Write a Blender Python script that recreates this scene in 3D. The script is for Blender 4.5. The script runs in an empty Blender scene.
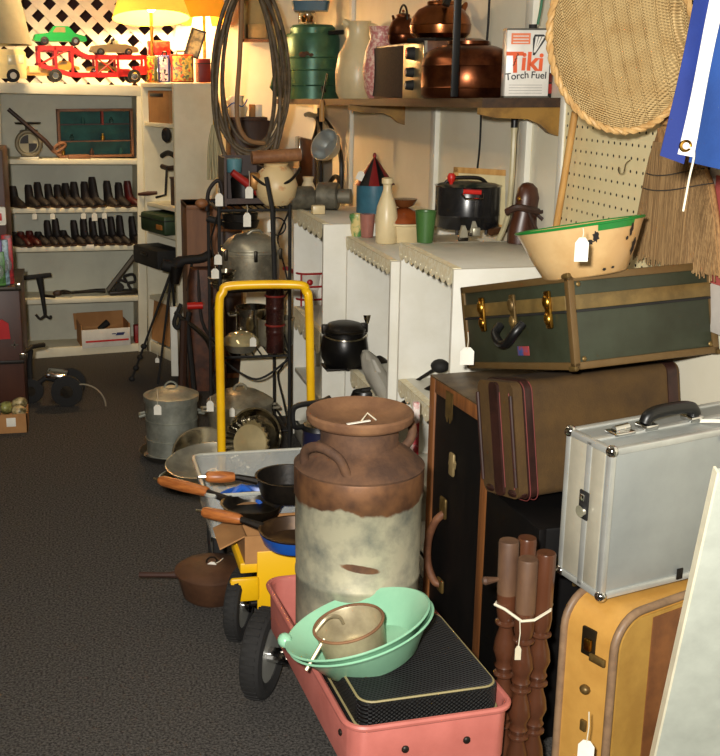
import bpy, bmesh, math, random
from mathutils import Vector, Matrix, Euler
random.seed(7)
SC = bpy.context.scene
COL = SC.collection
PI = math.pi
R = math.radians
V = Vector

# ------------------------------------------------------------------ camera and measuring helpers
F, H, CX = 1130.0, 1.5, 280.0        # focal length in pixels, eye height, principal column (the photo is a crop)
PIT = math.atan(298 / F)
YAW = math.atan((CX - 67) / math.hypot(F, 298))
cam_d = bpy.data.cameras.new('camera')
cam = bpy.data.objects.new('camera', cam_d)
COL.objects.link(cam)
cam.location = (0, 0, H)
cam.rotation_euler = (PI / 2 - PIT, 0, -YAW)
cam_d.sensor_width = 36
cam_d.lens = F * 36 / 756
cam_d.shift_x = (360 - CX) / 756
cam_d.clip_start = 0.02
SC.camera = cam
_f = V((math.sin(YAW) * math.cos(PIT), math.cos(YAW) * math.cos(PIT), -math.sin(PIT)))
_r = V((math.cos(YAW), -math.sin(YAW), 0))
_u = _r.cross(_f)
def _ray(px, py): return _f + _r * ((px - CX) / F) + _u * ((378 - py) / F)
def PZ(px, py, z):
    d = _ray(px, py); return V((0, 0, H)) + d * ((z - H) / d.z)
def PY(px, py, y):
    d = _ray(px, py); return V((0, 0, H)) + d * (y / d.y)
def PX(px, py, x):
    d = _ray(px, py); return V((0, 0, H)) + d * (x / d.x)
def PD(px, py, t): return V((0, 0, H)) + _ray(px, py) * t

# ------------------------------------------------------------------ materials
def lin(c):
    return tuple(((v / 255) / 12.92 if v / 255 <= 0.04045 else ((v / 255 + 0.055) / 1.055) ** 2.4) for v in c) + (1,)
MATS = {}
def mat(name, col, rough=0.6, metal=0.0, col2=None, scale=12.0, lo=0.4, hi=0.6, bump=0.0, bscale=None, coat=0.0,
        stretch=(1, 1, 1), detail=5.0, spec=0.5, trans=0.0, alpha=1.0, emit=None, estr=0.0, subs=None):
    if name in MATS: return MATS[name]
    m = bpy.data.materials.new(name); m.use_nodes = True
    nt = m.node_tree; N, L = nt.nodes, nt.links
    b = N['Principled BSDF']
    b.inputs['Base Color'].default_value = lin(col)
    b.inputs['Roughness'].default_value = rough
    b.inputs['Metallic'].default_value = metal
    b.inputs['Specular IOR Level'].default_value = spec
    b.inputs['Coat Weight'].default_value = coat
    b.inputs['Transmission Weight'].default_value = trans
    b.inputs['Alpha'].default_value = alpha
    if emit:
        b.inputs['Emission Color'].default_value = lin(emit); b.inputs['Emission Strength'].default_value = estr
    tc = N.new('ShaderNodeTexCoord'); mp = N.new('ShaderNodeMapping')
    mp.inputs['Scale'].default_value = stretch
    L.new(tc.outputs['Object'], mp.inputs['Vector'])
    if col2 is None:
        col2 = tuple(v * 0.86 for v in col)
        lo, hi = 0.3, 0.8
    n = N.new('ShaderNodeTexNoise'); n.inputs['Scale'].default_value = scale; n.inputs['Detail'].default_value = detail
    n.inputs['Roughness'].default_value = 0.62
    L.new(mp.outputs[0], n.inputs['Vector'])
    cr = N.new('ShaderNodeValToRGB')
    cr.color_ramp.elements[0].position = lo; cr.color_ramp.elements[0].color = lin(col)
    cr.color_ramp.elements[1].position = hi; cr.color_ramp.elements[1].color = lin(col2)
    L.new(n.outputs['Fac'], cr.inputs['Fac']); L.new(cr.outputs['Color'], b.inputs['Base Color'])
    if bump:
        n2 = N.new('ShaderNodeTexNoise'); n2.inputs['Scale'].default_value = bscale or scale * 4; n2.inputs['Detail'].default_value = 4
        L.new(mp.outputs[0], n2.inputs['Vector'])
        bp = N.new('ShaderNodeBump'); bp.inputs['Strength'].default_value = bump; bp.inputs['Distance'].default_value = 0.004
        L.new(n2.outputs['Fac'], bp.inputs['Height']); L.new(bp.outputs['Normal'], b.inputs['Normal'])
    MATS[name] = m
    return m
def add_weave(m, sx, sz, dark=0.62, strength=0.9, brick=False):
    """over/under weave: modulates colour and bump with crossed waves in the object's own x / z"""
    nt = m.node_tree; N, L = nt.nodes, nt.links; b = N['Principled BSDF']
    src = b.inputs['Base Color'].links[0].from_socket
    tc = N.new('ShaderNodeTexCoord'); mp = N.new('ShaderNodeMapping'); mp.inputs['Scale'].default_value = (sx, sx, sz)
    L.new(tc.outputs['Object'], mp.inputs['Vector'])
    sp = N.new('ShaderNodeSeparateXYZ'); L.new(mp.outputs[0], sp.inputs[0])
    def sn(sock):
        s = N.new('ShaderNodeMath'); s.operation = 'SINE'; L.new(sock, s.inputs[0]); return s.outputs[0]
    ax = N.new('ShaderNodeMath'); ax.operation = 'ADD'; L.new(sp.outputs[0], ax.inputs[0]); L.new(sp.outputs[1], ax.inputs[1])
    a, c = sn(ax.outputs[0]), sn(sp.outputs[2])
    mu = N.new('ShaderNodeMath'); mu.operation = 'MULTIPLY'; L.new(a, mu.inputs[0]); L.new(c, mu.inputs[1])
    mr = N.new('ShaderNodeMapRange'); mr.inputs[1].default_value = -0.8; mr.inputs[2].default_value = 0.6
    mr.inputs[3].default_value = dark; mr.inputs[4].default_value = 1.0; L.new(mu.outputs[0], mr.inputs[0])
    mx = N.new('ShaderNodeMix'); mx.data_type = 'RGBA'; mx.blend_type = 'MULTIPLY'; mx.inputs[0].default_value = 1
    L.new(src, mx.inputs[6]); L.new(mr.outputs[0], mx.inputs[7]); L.new(mx.outputs[2], b.inputs['Base Color'])
    bp = N.new('ShaderNodeBump'); bp.inputs['Strength'].default_value = strength; bp.inputs['Distance'].default_value = 0.004
    L.new(mu.outputs[0], bp.inputs['Height']); L.new(bp.outputs['Normal'], b.inputs['Normal'])
    return m

# ------------------------------------------------------------------ mesh builder
class M:
    def __init__(s): s.bm = bmesh.new()
    def _xf(s, vs, mtx):
        if mtx is not None: bmesh.ops.transform(s.bm, matrix=mtx, verts=vs)
    def box(s, lo, hi, bev=0.0, mtx=None):
        lo, hi = V(lo), V(hi)
        g = bmesh.ops.create_cube(s.bm, size=1)
        vs = g['verts']; c = (lo + hi) / 2; d = hi - lo
        for v in vs: v.co = V((v.co.x * d.x, v.co.y * d.y, v.co.z * d.z)) + c
        if bev:
            es = list({e for v in vs for e in v.link_edges})
            r = bmesh.ops.bevel(s.bm, geom=es, offset=bev, segments=2, affect='EDGES', profile=0.5)
            vs = list({v for f in r['faces'] for v in f.verts} | {v for v in vs if v.is_valid})
        s._xf(vs, mtx); return s
    def rings(s, rings, close=False, cap0=True, cap1=True, mtx=None):
        """rings of equal-length point lists, skinned one to the next"""
        bm = s.bm; vr = [[bm.verts.new(p) for p in r] for r in rings]; n = len(vr[0])
        seq = list(zip(vr, vr[1:])) + ([(vr[-1], vr[0])] if close else [])
        for a, b in seq:
            for i in range(n):
                j = (i + 1) % n
                try: bm.faces.new((a[i], a[j], b[j], b[i]))
                except ValueError: pass
        if not close:
            if cap0 and n > 2: bm.faces.new(list(reversed(vr[0])))
            if cap1 and n > 2: bm.faces.new(vr[-1])
        s._xf([v for r in vr for v in r], mtx); return s
    def tube(s, pts, r, seg=8, closed=False, mtx=None):
        pts = [V(p) for p in pts]; n = len(pts)
        rr = r if isinstance(r, (list, tuple)) else [r] * n
        rings = []; up = None
        for i, p in enumerate(pts):
            if closed: t = (pts[(i + 1) % n] - pts[i - 1])
            else: t = pts[min(i + 1, n - 1)] - pts[max(i - 1, 0)]
            t = t.normalized() if t.length > 1e-9 else V((0, 0, 1))
            if up is None: up = t.orthogonal().normalized()
            up = (up - t * up.dot(t)); up = up.normalized() if up.length > 1e-6 else t.orthogonal().normalized()
            w = t.cross(up)
            rings.append([p + (up * math.cos(2 * PI * k / seg) + w * math.sin(2 * PI * k / seg)) * rr[i] for k in range(seg)])
        return s.rings(rings, close=closed, mtx=mtx)
    def cyl(s, a, b, r, r2=None, seg=24, mtx=None): return s.tube([a, b], [r, r if r2 is None else r2], seg, mtx=mtx)
    def lathe(s, prof, seg=36, c=(0, 0, 0), mtx=None, sx=1, sy=1):
        """profile of (radius, z); open ends are closed when radius > 0"""
        c = V(c)
        rings = [[c + V((max(r, 1e-4) * math.cos(2 * PI * k / seg) * sx, max(r, 1e-4) * math.sin(2 * PI * k / seg) * sy, z)) for k in range(seg)] for r, z in prof]
        return s.rings(rings, mtx=mtx)
    def prism(s, poly, y0, y1, mtx=None):
        """outline in x,z extruded from y0 to y1"""
        return s.rings([[V((x, y0, z)) for x, z in poly], [V((x, y1, z)) for x, z in poly]], mtx=mtx)
    def ball(s, c, r, seg=16, mtx=None):
        c = V(c); r = V(r) if isinstance(r, (tuple, list)) else V((r, r, r))
        n = seg // 2
        rg = []
        for i in range(n + 1):
            a = PI * i / n
            rg.append([c + V((max(math.sin(a), .001) * math.cos(2 * PI * k / seg) * r.x, max(math.sin(a), .001) * math.sin(2 * PI * k / seg) * r.y, -math.cos(a) * r.z)) for k in range(seg)])
        return s.rings(rg, mtx=mtx)
    def torus(s, c, r, t, seg=32, ts=8, mtx=None, sx=1, sy=1):
        c = V(c)
        return s.tube([c + V((math.cos(2 * PI * k / seg) * r * sx, math.sin(2 * PI * k / seg) * r * sy, 0)) for k in range(seg)], t, ts, closed=True, mtx=mtx)
    def done(s, name, m, parent=None, label=None, smooth=38, kind=None):
        bmesh.ops.recalc_face_normals(s.bm, faces=s.bm.faces)
        me = bpy.data.meshes.new(name); s.bm.to_mesh(me); s.bm.free()
        me.materials.append(m)
        if smooth:
            me.polygons.foreach_set('use_smooth', [True] * len(me.polygons)); me.set_sharp_from_angle(angle=R(smooth))
        o = bpy.data.objects.new(name, me); COL.objects.link(o)
        if parent is not None: o.parent = parent
        if label: o['label'] = label
        if kind: o['kind'] = kind
        return o
def set_tag(o, label, cat, group=None, kind=None):
    o['label'] = label; o['category'] = cat
    if group: o['group'] = group
    if kind: o['kind'] = kind
    return o
def thing(name, label, cat, loc=(0, 0, 0), rz=0.0, rot=None, group=None):
    o = bpy.data.objects.new(name, None); COL.objects.link(o); o.empty_display_size = .05
    o.location = loc; o.rotation_euler = rot or (0, 0, rz)
    return set_tag(o, label, cat, group)
def dup(root, loc, label, rot=None, group=None, scale=None):
    r = root.copy(); COL.objects.link(r); r.location = loc
    if rot is not None: r.rotation_euler = rot
    if scale: r.scale = scale
    r['label'] = label
    if group: r['group'] = group
    for ch in list(root.children):
        c = ch.copy(); COL.objects.link(c); c.parent = r
        for g in list(ch.children):
            d = g.copy(); COL.objects.link(d); d.parent = c
    return r
def struct(o): o['kind'] = 'structure'; return o
def T(loc=(0, 0, 0), rot=(0, 0, 0), sc=(1, 1, 1)):
    return Matrix.LocRotScale(V(loc), Euler(rot), V(sc))
def arc(c, r, a0, a1, n, plane='xz'):
    out = []
    for i in range(n + 1):
        a = R(a0 + (a1 - a0) * i / n); u, w = math.cos(a) * r, math.sin(a) * r
        out.append(V(c) + (V((u, 0, w)) if plane == 'xz' else V((u, w, 0)) if plane == 'xy' else V((0, u, w))))
    return out
def smooth_path(pts, n=6):
    """Catmull-Rom through the points"""
    pts = [V(p) for p in pts]; out = []
    for i in range(len(pts) - 1):
        p0, p1, p2, p3 = pts[max(i - 1, 0)], pts[i], pts[i + 1], pts[min(i + 2, len(pts) - 1)]
        for k in range(n):
            t = k / n
            out.append(0.5 * ((2 * p1) + (p2 - p0) * t + (2 * p0 - 5 * p1 + 4 * p2 - p3) * t * t + (3 * p1 - p0 - 3 * p2 + p3) * t ** 3))
    out.append(pts[-1]); return out
def rrect(w, h, r, n=5, c=(0, 0)):
    """rounded rectangle outline centred at c"""
    out = []
    for cx, cy, a in ((w / 2 - r, h / 2 - r, 0), (-w / 2 + r, h / 2 - r, 90), (-w / 2 + r, -h / 2 + r, 180), (w / 2 - r, -h / 2 + r, 270)):
        for i in range(n + 1):
            t = R(a + 90 * i / n); out.append((c[0] + cx + r * math.cos(t), c[1] + cy + r * math.sin(t)))
    return out
def text_mesh(body, size, m, parent, name, loc, rot, shear=0.0, bold=0.0, extrude=0.0004):
    cu = bpy.data.curves.new(name, 'FONT'); cu.body = body; cu.size = size; cu.extrude = extrude; cu.shear = shear; cu.offset = bold
    cu.align_x = 'CENTER'; cu.align_y = 'CENTER'
    t = bpy.data.objects.new(name, cu); COL.objects.link(t)
    dg = bpy.context.evaluated_depsgraph_get(); dg.update()
    me = bpy.data.meshes.new_from_object(t.evaluated_get(dg)); bpy.data.objects.remove(t)
    me.materials.clear(); me.materials.append(m)
    o = bpy.data.objects.new(name, me); COL.objects.link(o); o.parent = parent; o.location = loc; o.rotation_euler = rot
    return o

# ------------------------------------------------------------------ palette
cream = mat('cream_paint', (226, 220, 196), .55, col2=(214, 206, 180), scale=3)
white = mat('white_paint', (228, 226, 214), .5, col2=(218, 215, 200), scale=4)
greywhite = mat('blue_grey_paint', (196, 196, 178), .6, col2=(182, 181, 164), scale=3)
wallp = mat('wall_paint', (240, 234, 212), .6, col2=(232, 225, 200), scale=2)
darkwall = mat('dark_wall', (70, 40, 38), .8)
black = mat('black_plastic', (14, 14, 14), .4)
matteblack = mat('matte_black', (16, 15, 14), .75, col2=(26, 24, 22))
iron = mat('cast_iron', (24, 22, 20), .45, .5, col2=(40, 34, 28), scale=20, bump=.15)
iron_rim = mat('worn_iron', (62, 54, 42), .38, .7, col2=(34, 30, 24), scale=14)
alu = mat('aluminium', (190, 184, 162), .36, .6, col2=(150, 146, 132), scale=9, bump=.05)
alu_old = mat('old_aluminium', (172, 164, 142), .45, .55, col2=(120, 114, 98), scale=10, bump=.08)
steel = mat('polished_steel', (214, 208, 192), .14, 1.0)
galv = mat('galvanised', (168, 170, 158), .42, .6, col2=(128, 132, 122), scale=16, lo=.35, hi=.65, bump=.06)
chrome = mat('chrome', (220, 220, 220), .12, 1.0)
brass = mat('brass', (196, 150, 60), .3, 1.0, col2=(140, 100, 40), scale=30)
olbrass = mat('old_brass', (128, 104, 58), .45, .6, col2=(96, 76, 42), scale=30)
copper = mat('copper', (176, 108, 64), .24, 1.0, col2=(112, 64, 38), scale=9, lo=.35, hi=.7)
copper_dk = mat('dark_copper', (134, 78, 48), .28, .95, col2=(80, 42, 28), scale=11, lo=.35, hi=.65, bump=.05, bscale=24)
paper = mat('tag_paper', (244, 240, 226), .8)
string = mat('string', (222, 214, 190), .9)
wood_handle = mat('handle_wood', (180, 108, 52), .4, col2=(146, 82, 38), scale=24, stretch=(1, 5, 5))
wood_dark = mat('dark_wood', (62, 36, 22), .5, col2=(40, 22, 14), scale=14, stretch=(1, 1, .15), lo=.35, hi=.65)
wood_red = mat('red_brown_wood', (86, 44, 28), .45, col2=(60, 30, 20), scale=10, stretch=(1, 1, .15), lo=.35, hi=.65)
wood_mid = mat('brown_wood', (140, 92, 54), .55, col2=(112, 70, 40), scale=12, stretch=(1, 1, .2), lo=.35, hi=.65)
wood_shelf = mat('shelf_wood', (70, 47, 27), .55, col2=(48, 32, 19), scale=10, stretch=(4, .3, 4), lo=.35, hi=.65)
wood_pale = mat('pale_wood', (204, 158, 92), .5, col2=(184, 136, 74), scale=10, stretch=(4, 4, .3))
cardboard = mat('cardboard', (176, 128, 78), .85, col2=(160, 114, 68), scale=6)
carton_in = mat('carton_inside', (150, 112, 72), .85)
rust = mat('rust', (108, 76, 52), .8, .1, col2=(72, 50, 37), scale=14, lo=.35, hi=.65, bump=.3, bscale=90)
rust_lid = mat('rust_lid', (138, 100, 68), .75, .1, col2=(98, 66, 45), scale=9, lo=.35, hi=.68, bump=.25, bscale=90)
yellow = mat('yellow_enamel', (236, 186, 18), .35, col2=(222, 168, 14), scale=6)
pink = mat('pink_enamel', (186, 108, 98), .45, col2=(168, 94, 84), scale=10, lo=.35, hi=.7)
rubber = mat('tyre_rubber', (30, 29, 28), .85, bump=.2, bscale=120)
turq = mat('pale_green_enamel', (148, 200, 166), .3, col2=(132, 184, 152), scale=7, lo=.35, hi=.7)
red = mat('red_paint', (206, 34, 24), .4)
green = mat('green_paint', (20, 150, 62), .35)
bluepl = mat('blue_enamel', (32, 92, 190), .35)
leather_dk = mat('dark_leather', (22, 17, 15), .65, col2=(40, 28, 22), scale=20)
lace_m = mat('lace', (250, 243, 216), .9, col2=(238, 226, 188), scale=80, lo=.42, hi=.55, bump=.12, bscale=160)
glass_plain = mat('clear_glass', (250, 250, 246), .05, trans=1.0)
frost = mat('clear_plastic', (226, 230, 226), .2, trans=.4, alpha=.5)
bag_m = mat('grey_plastic_bag', (206, 202, 190), .3, trans=.45, alpha=.85)

# ------------------------------------------------------------------ the setting
WX = 1.45
BY = 6.8
carpet = mat('carpet', (98, 95, 91), .95, col2=(40, 38, 37), scale=150, lo=.36, hi=.64, bump=.9, bscale=260, spec=.1)
struct(M().box((-3, -2.2, -.05), (WX + .05, 7.6, 0)).done('floor', carpet))
struct(M().box((-3, -2.2, 2.6), (WX + .05, 7.6, 2.65)).done('ceiling', mat('ceiling_paint', (210, 206, 196), .9)))
struct(M().box((WX, -2.2, 0), (WX + .05, 7.6, 2.6)).done('wall_right', wallp))
struct(M().box((-3.05, -2.2, 0), (-3, 7.6, 2.6)).done('wall_left', wallp))
struct(M().box((-3, 7.55, 0), (WX, 7.6, 2.6)).done('wall_back', darkwall))
struct(M().box((-3, -2.25, 0), (WX, -2.2, 2.6)).done('wall_front', wallp))
struct(M().box((.62, BY + .02, 0), (WX, BY + .08, 2.6)).done('wall_end', wallp))
for i, px in enumerate((351, 437, 529)):
    y = PX(px, 60, WX - .012).y
    struct(M().box((WX - .02, y - .03, 0), (WX, y + .03, 2.6), .002).done('trim_%d' % (i + 1), white))

# ------------------------------------------------------------------ shared makers
def price_tag(p, label, m=paper, length=.05, w=.022, h=.032, rz=None, tilt=0.0):
    """paper tag with a pointed top on a loop of string; p = top end of the string"""
    t = thing('price_tag', label, 'price tag', p, rot=(0, tilt, -YAW if rz is None else rz))
    c = M(); c.prism([(-w / 2, -length - h), (w / 2, -length - h), (w / 2, -length - h * .22), (w * .22, -length), (-w * .22, -length), (-w / 2, -length - h * .22)], -.0006, .0006)
    c.done('card', m, t, smooth=0)
    M().tube([(0, 0, 0), (.002, 0, -length * .5), (0, 0, -length - .004)], .0012, 5).done('string', string, t)
    return t

def bookcase(name, label, w, d, h, shelf_z, loc, rz, m, inside=None, t=.018, plinth=.06):
    """open front at local y = 0, back at y = d, x along the width"""
    root = thing(name, label, 'bookcase', loc, rz)
    M().box((0, 0, 0), (t, d, h), .002).done('side_panel', m, root)
    M().box((w - t, 0, 0), (w, d, h), .002).done('side_panel', m, root)
    M().box((t, 0, h - t), (w - t, d, h), .002).done('top_board', m, root)
    M().box((t, d - .006, 0), (w - t, d, h - t)).done('back_panel', inside or m, root)
    if plinth: M().box((t, .004, 0), (w - t, .02, plinth), .001).done('plinth', m, root)
    for z in shelf_z:
        M().box((t, .006, z - t), (w - t, d - .006, z), .002).done('shelf', m, root)
    return root

def lace(p0, p1, label, drop=.05, n=9, over=.022, side=(1, 0, 0), over_=None):
    """scalloped lace strip: lies on the board and hangs over its edge from p0 to p1"""
    p0, p1 = V(p0), V(p1); d = p1 - p0; L = d.length; d.normalize(); side = V(side).normalized(); up = V((0, 0, 1))
    t = thing('lace_trim', label, 'lace trim', p0)
    m = M()
    poly = [V((0, 0, 0))]; low = []
    for i in range(n):
        for k in range(6):
            u = (i + k / 6) / n * L
            low.append((u, -drop * (.72 + .28 * math.sin(PI * k / 6))))
    low.append((L, -drop * .72))
    a = [d * u for u, z in low]; off = -side * .003
    top = [q + off + up * .002 for q in a]; bot = [q + off + up * z for q, (u, z) in zip(a, low)]
    bm = m.bm
    for lay in (0, -.0015):
        tv = [bm.verts.new(q + side * lay) for q in top]; bv = [bm.verts.new(q + side * lay) for q in bot]
        for i in range(len(tv) - 1): bm.faces.new((tv[i], tv[i + 1], bv[i + 1], bv[i]))
    m.box((0, 0, 0), (1, 1, 1), mtx=Matrix(((d.x * L, side.x * (over + .003), 0, -.003 * side.x), (d.y * L, side.y * (over + .003), 0, -.003 * side.y), (0, 0, .002, .0012), (0, 0, 0, 1))))
    m.done('hanging_edge', lace_m, t, smooth=0)
    # eyelets along the edge
    e = M()
    for i in range(n):
        c = d * ((i + .5) / n * L) + off - side * .0022 + up * (-drop * .62)
        e.ball(c, (.002, .002, .003), 6)
    e.done('eyelet_row', mat('lace_light', (246, 238, 206), .9), t)
    return t

def handle_bail(r, thick, n=14):
    return arc((0, 0, 0), r, 0, 180, n)

# ------------------------------------------------------------------ tall shelving at the end of the aisle
A0, A1 = PZ(3, 361, 0), PZ(147, 350.5, 0)
A_RZ = math.atan2(A1.y - A0.y, A1.x - A0.x); A_W = (A1 - A0).length; A_D = .27
A_Z = [.05, .335, .625, .835, 1.095]
LEAN = R(1.4)          # the old unit leans a touch to the right
shelf_a = bookcase('shelving_unit', 'tall white shelving unit at the end of the aisle holding boots and tools', A_W, A_D, 1.49, A_Z, A0, A_RZ, cream, greywhite, t=.026, plinth=.06)
M().box((.0, -.012, 1.435), (A_W, 0, 1.49), .002).done('top_rail', cream, shelf_a)
M().box((A_W - .05, -.012, 0), (A_W, 0, 1.435), .002).done('stile', cream, shelf_a)
M().box((0, -.012, 0), (.035, 0, 1.435), .002).done('stile', cream, shelf_a)
shelf_a.rotation_euler = (0, LEAN, A_RZ)
AX = V((math.cos(A_RZ), math.sin(A_RZ), 0)); AYv = V((-math.sin(A_RZ), math.cos(A_RZ), 0))
def onA(px, z, back=.06):
    """point on shelf A at picture column px, height z, 'back' metres behind the front"""
    o = A0 + AYv * back; d = _ray(px, 80 + 180 * (1.5 - z)); d = V((d.x, d.y, 0)); n = AYv
    t = (V((o.x, o.y, 0))).dot(n) / d.dot(n)
    q = V((d.x * t, d.y * t, 0))
    return q + V((0, 0, z - (q - A0).dot(AX) * math.sin(LEAN)))
def zA(py, back=.06):
    p = _ray(75, py); o = A0 + AYv * back
    t = V((o.x, o.y, 0)).dot(AYv) / V((p.x, p.y, 0)).dot(AYv); return H + p.z * t
B0, B1 = PZ(148.5, 351, 0), PZ(180, 366, 0)
B_RZ = math.atan2(B1.y - B0.y, B1.x - B0.x); B_W = (B1 - B0).length
B_Z = [.05, .33, .52, .70, .85, 1.28]
shelf_b = bookcase('shelving_unit', 'narrow cream corner shelving unit angled toward the aisle beside the boot shelves', B_W, .235, 1.485, B_Z, B0, B_RZ, cream, cream, t=.022)
BXv = V((math.cos(B_RZ), math.sin(B_RZ), 0)); BYv = V((-math.sin(B_RZ), math.cos(B_RZ), 0))
def onB(u, z, back=.06): return B0 + BXv * (u * B_W) + BYv * back + V((0, 0, z))

# boots
boot_m = [leather_dk, mat('worn_leather', (36, 24, 18), .7, col2=(24, 17, 14), scale=18), mat('oxblood_leather', (92, 24, 20), .45, col2=(50, 16, 14), scale=14)]
sole_m = mat('boot_sole', (70, 46, 28), .6)
def boot(px, z, hh, label, m, group, lean=0.0, wide=1.0):
    p = onA(px, z, .075)
    t = thing('boot', label, 'boot', p, rot=(0, lean, A_RZ - R(64)), group=group)
    b = M(); rg = []
    prof = [(.075, .012, .012, .010), (.06, .018, .020, .020), (.03, .024, .022, .026), (.0, .034, .021, .034)]
    for x, zc, ry, rzz in prof:
        rg.append([V((x, ry * wide * math.cos(2 * PI * k / 14), max(zc + rzz * .9 * math.sin(2 * PI * k / 14), .006))) for k in range(14)])
    b.rings(rg)
    sh = []
    for i, (zz, rx, ry, xo) in enumerate([(.006, .040, .020, -.012), (.035, .040, .021, -.012), (hh * .5, .030, .020, -.02), (hh * .85, .026, .019, -.026), (hh, .020, .015, -.026)]):
        sh.append([V((xo + rx * wide * math.cos(2 * PI * k / 14), ry * wide * math.sin(2 * PI * k / 14), zz)) for k in range(14)])
    b.rings(sh); b.done('upper', m, t)
    s = M(); s.box((-.05, -.019, 0), (.08, .019, .008), .003); s.box((-.052, -.017, 0), (-.01, .017, .013), .002); s.done('sole', sole_m, t)
    return t
ords = ['first', 'second', 'third', 'fourth', 'fifth', 'sixth', 'seventh', 'eighth', 'ninth', 'tenth', 'eleventh', 'twelfth', 'thirteenth', 'fourteenth', 'fifteenth', 'sixteenth']
up = [(16, 19), (31, 20), (41, 23), (51, 21), (60, 20), (69, 22), (77, 23), (87, 23), (96, 28), (110, 24), (121, 22), (131, 24)]
for i, (px, hp) in enumerate(up):
    m = boot_m[1] if i % 3 else boot_m[0]
    ex = ''
    if i == 11: m, ex = boot_m[2], ' with a red side'
    if i == 8: ex = ' and tallest of them'
    boot(px, A_Z[3], hp * .0055 + .008, 'small dark boot%s, %s from the left in the upper boot row' % (ex, ords[i]), m, 'boots in the upper row', lean=.05 * math.sin(i * 2.1))
lo = [(16, 12), (23, 12), (32, 13), (41, 12), (50, 23), (58, 25), (66, 13), (77, 23), (86, 25), (95, 25), (105, 25), (114, 26), (122, 27), (135, 26)]
for i, (px, hp) in enumerate(lo):
    m = boot_m[0] if i not in (1, 2) else boot_m[2]
    ex = 'low' if hp < 15 else 'small dark'
    boot(px, A_Z[2], hp * .0055 + .008, '%s leather boot, %s from the left in the lower boot row' % (ex, ords[i]), m, 'boots in the lower row', lean=.04 * math.sin(i * 1.7), wide=.9 if hp > 15 else 1.0)
for i, (px, py) in enumerate(((34, 210), (52, 210), (83, 210), (94, 211), (104, 209))):
    p = onA(px, A_Z[3] - .022, -.004)
    price_tag(p, 'small paper tag under the upper boot row, %s from the left' % ords[i], length=.004, w=.026 if i != 3 else .03, h=.032 + .012 * (i == 3), rz=A_RZ)
p = onA(90, A_Z[2] - .002, -.008)
set_tag(M().box((-.02, -.002, -.012), (.02, .002, .012), .0005).done('paper_label', paper), 'little paper label on the edge of the lower boot shelf', 'label').location = p

# dial scale on the top shelf
p = onA(29, A_Z[4], .06)
sc_ = thing('dial_scale', 'old round dial kitchen scale with a flat platform on the top shelf', 'scale', p, A_RZ - R(8))
grey_dk = mat('dark_scale_grey', (84, 78, 66), .5, .4)
M().box((-.045, .03, 0), (.05, .09, .15), .006).done('housing', mat('scale_housing', (120, 112, 100), .6), sc_)
M().tube([(.062 * math.cos(2 * PI * k / 40), .02, .08 + .062 * math.sin(2 * PI * k / 40)) for k in range(40)], .012, 10, closed=True).done('dial_ring', mat('ring_grey', (130, 120, 96), .5, .3), sc_)
M().cyl((0, .03, .08), (0, .022, .08), .055).done('dial_face', mat('dial_face', (188, 178, 144), .6), sc_)
dq = M()
for a in (90, 270): dq.prism([(0, .08)] + [(.045 * math.cos(R(a + k * 9)), .08 + .045 * math.sin(R(a + k * 9))) for k in range(11)], .0195, .022)
dq.done('dial_quadrant', mat('dial_dark', (48, 42, 38), .6), sc_, smooth=0)
M().cyl((-.01, .04, .145), (-.01, .04, .182), .006).done('stem', grey_dk, sc_)
M().lathe([(.0, .18), (.066, .182), (.07, .19), (.0, .188)], c=(0, .04, 0)).done('platform', matteblack, sc_)
M().box((-.05, .0, -.0), (.05, .09, .008), .003).done('foot', white, sc_)
# long curved stick leaning across the top shelf
p0, p1, p2 = onA(8, zA(108), .05), onA(45, zA(139), .03), onA(52, zA(147), .03)
st = thing('walking_stick', 'dark wooden stick with a looped light brown handle leaning beside the dial scale', 'stick', p2)
M().tube([p0 - p2, p1 - p2, V((0, 0, 0))], [.011, .013, .012], 10).done('shaft', wood_dark, st)
lp = [onA(a, zA(b), .03) - p2 for a, b in ((50, 146), (55, 150), (60, 148), (65, 143), (62, 141), (57, 143), (54, 147), (58, 153), (61, 153))]
M().tube(smooth_path(lp, 4), .009, 8).done('handle', wood_mid, st)
# green shadow box
p = onA(59, A_Z[4], .12)
gb = thing('divided_box', 'flat wooden box painted green inside with little compartments, standing on the top shelf', 'box', p, A_RZ)
gw, gh = .415, .262
teal = mat('teal_paint', (34, 92, 82), .7, col2=(22, 62, 58), scale=9, lo=.35, hi=.65)
f_ = M()
f_.box((0, 0, 0), (gw, .055, .014), .001); f_.box((0, 0, gh - .014), (gw, .055, gh), .001); f_.box((0, 0, 0), (.014, .055, gh), .001); f_.box((gw - .014, 0, 0), (gw, .055, gh), .001)
f_.done('frame', wood_mid, gb)
M().box((.014, .045, .014), (gw - .014, .055, gh - .014)).done('backing', teal, gb)
for z, x0, x1 in ((.085, .014, gw - .014), (.175, .014, gw - .014)):
    M().box((x0, .008, z), (x1, .045, z + .007)).done('shelf', wood_dark if z > .1 else wood_mid, gb)
M().box((gw * .58, .006, .175), (gw * .58 + .012, .045, gh - .014)).done('divider', mat('rust_red', (140, 48, 30), .7), gb)
for k in range(7):
    x = .03 + k * .054 + random.uniform(-.01, .01)
    z = (.014, .092, .182)[k % 3]
    m = M().lathe([(.0, 0), (.011, 0), (.012, .018), (.006, .028), (.006, .036), (0, .036)], 14)
    o = m.done('small_bottle', (brass, glass_plain, teal, rust)[k % 4])
    o.location = gb.matrix_world @ V((0, 0, 0)); o.location = V(p) + AX * x + AYv * .026 + V((0, 0, z))
    set_tag(o, 'tiny trinket in the green divided box, %s from its left side' % ords[k], 'trinket', 'trinkets in the green box')
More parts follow.
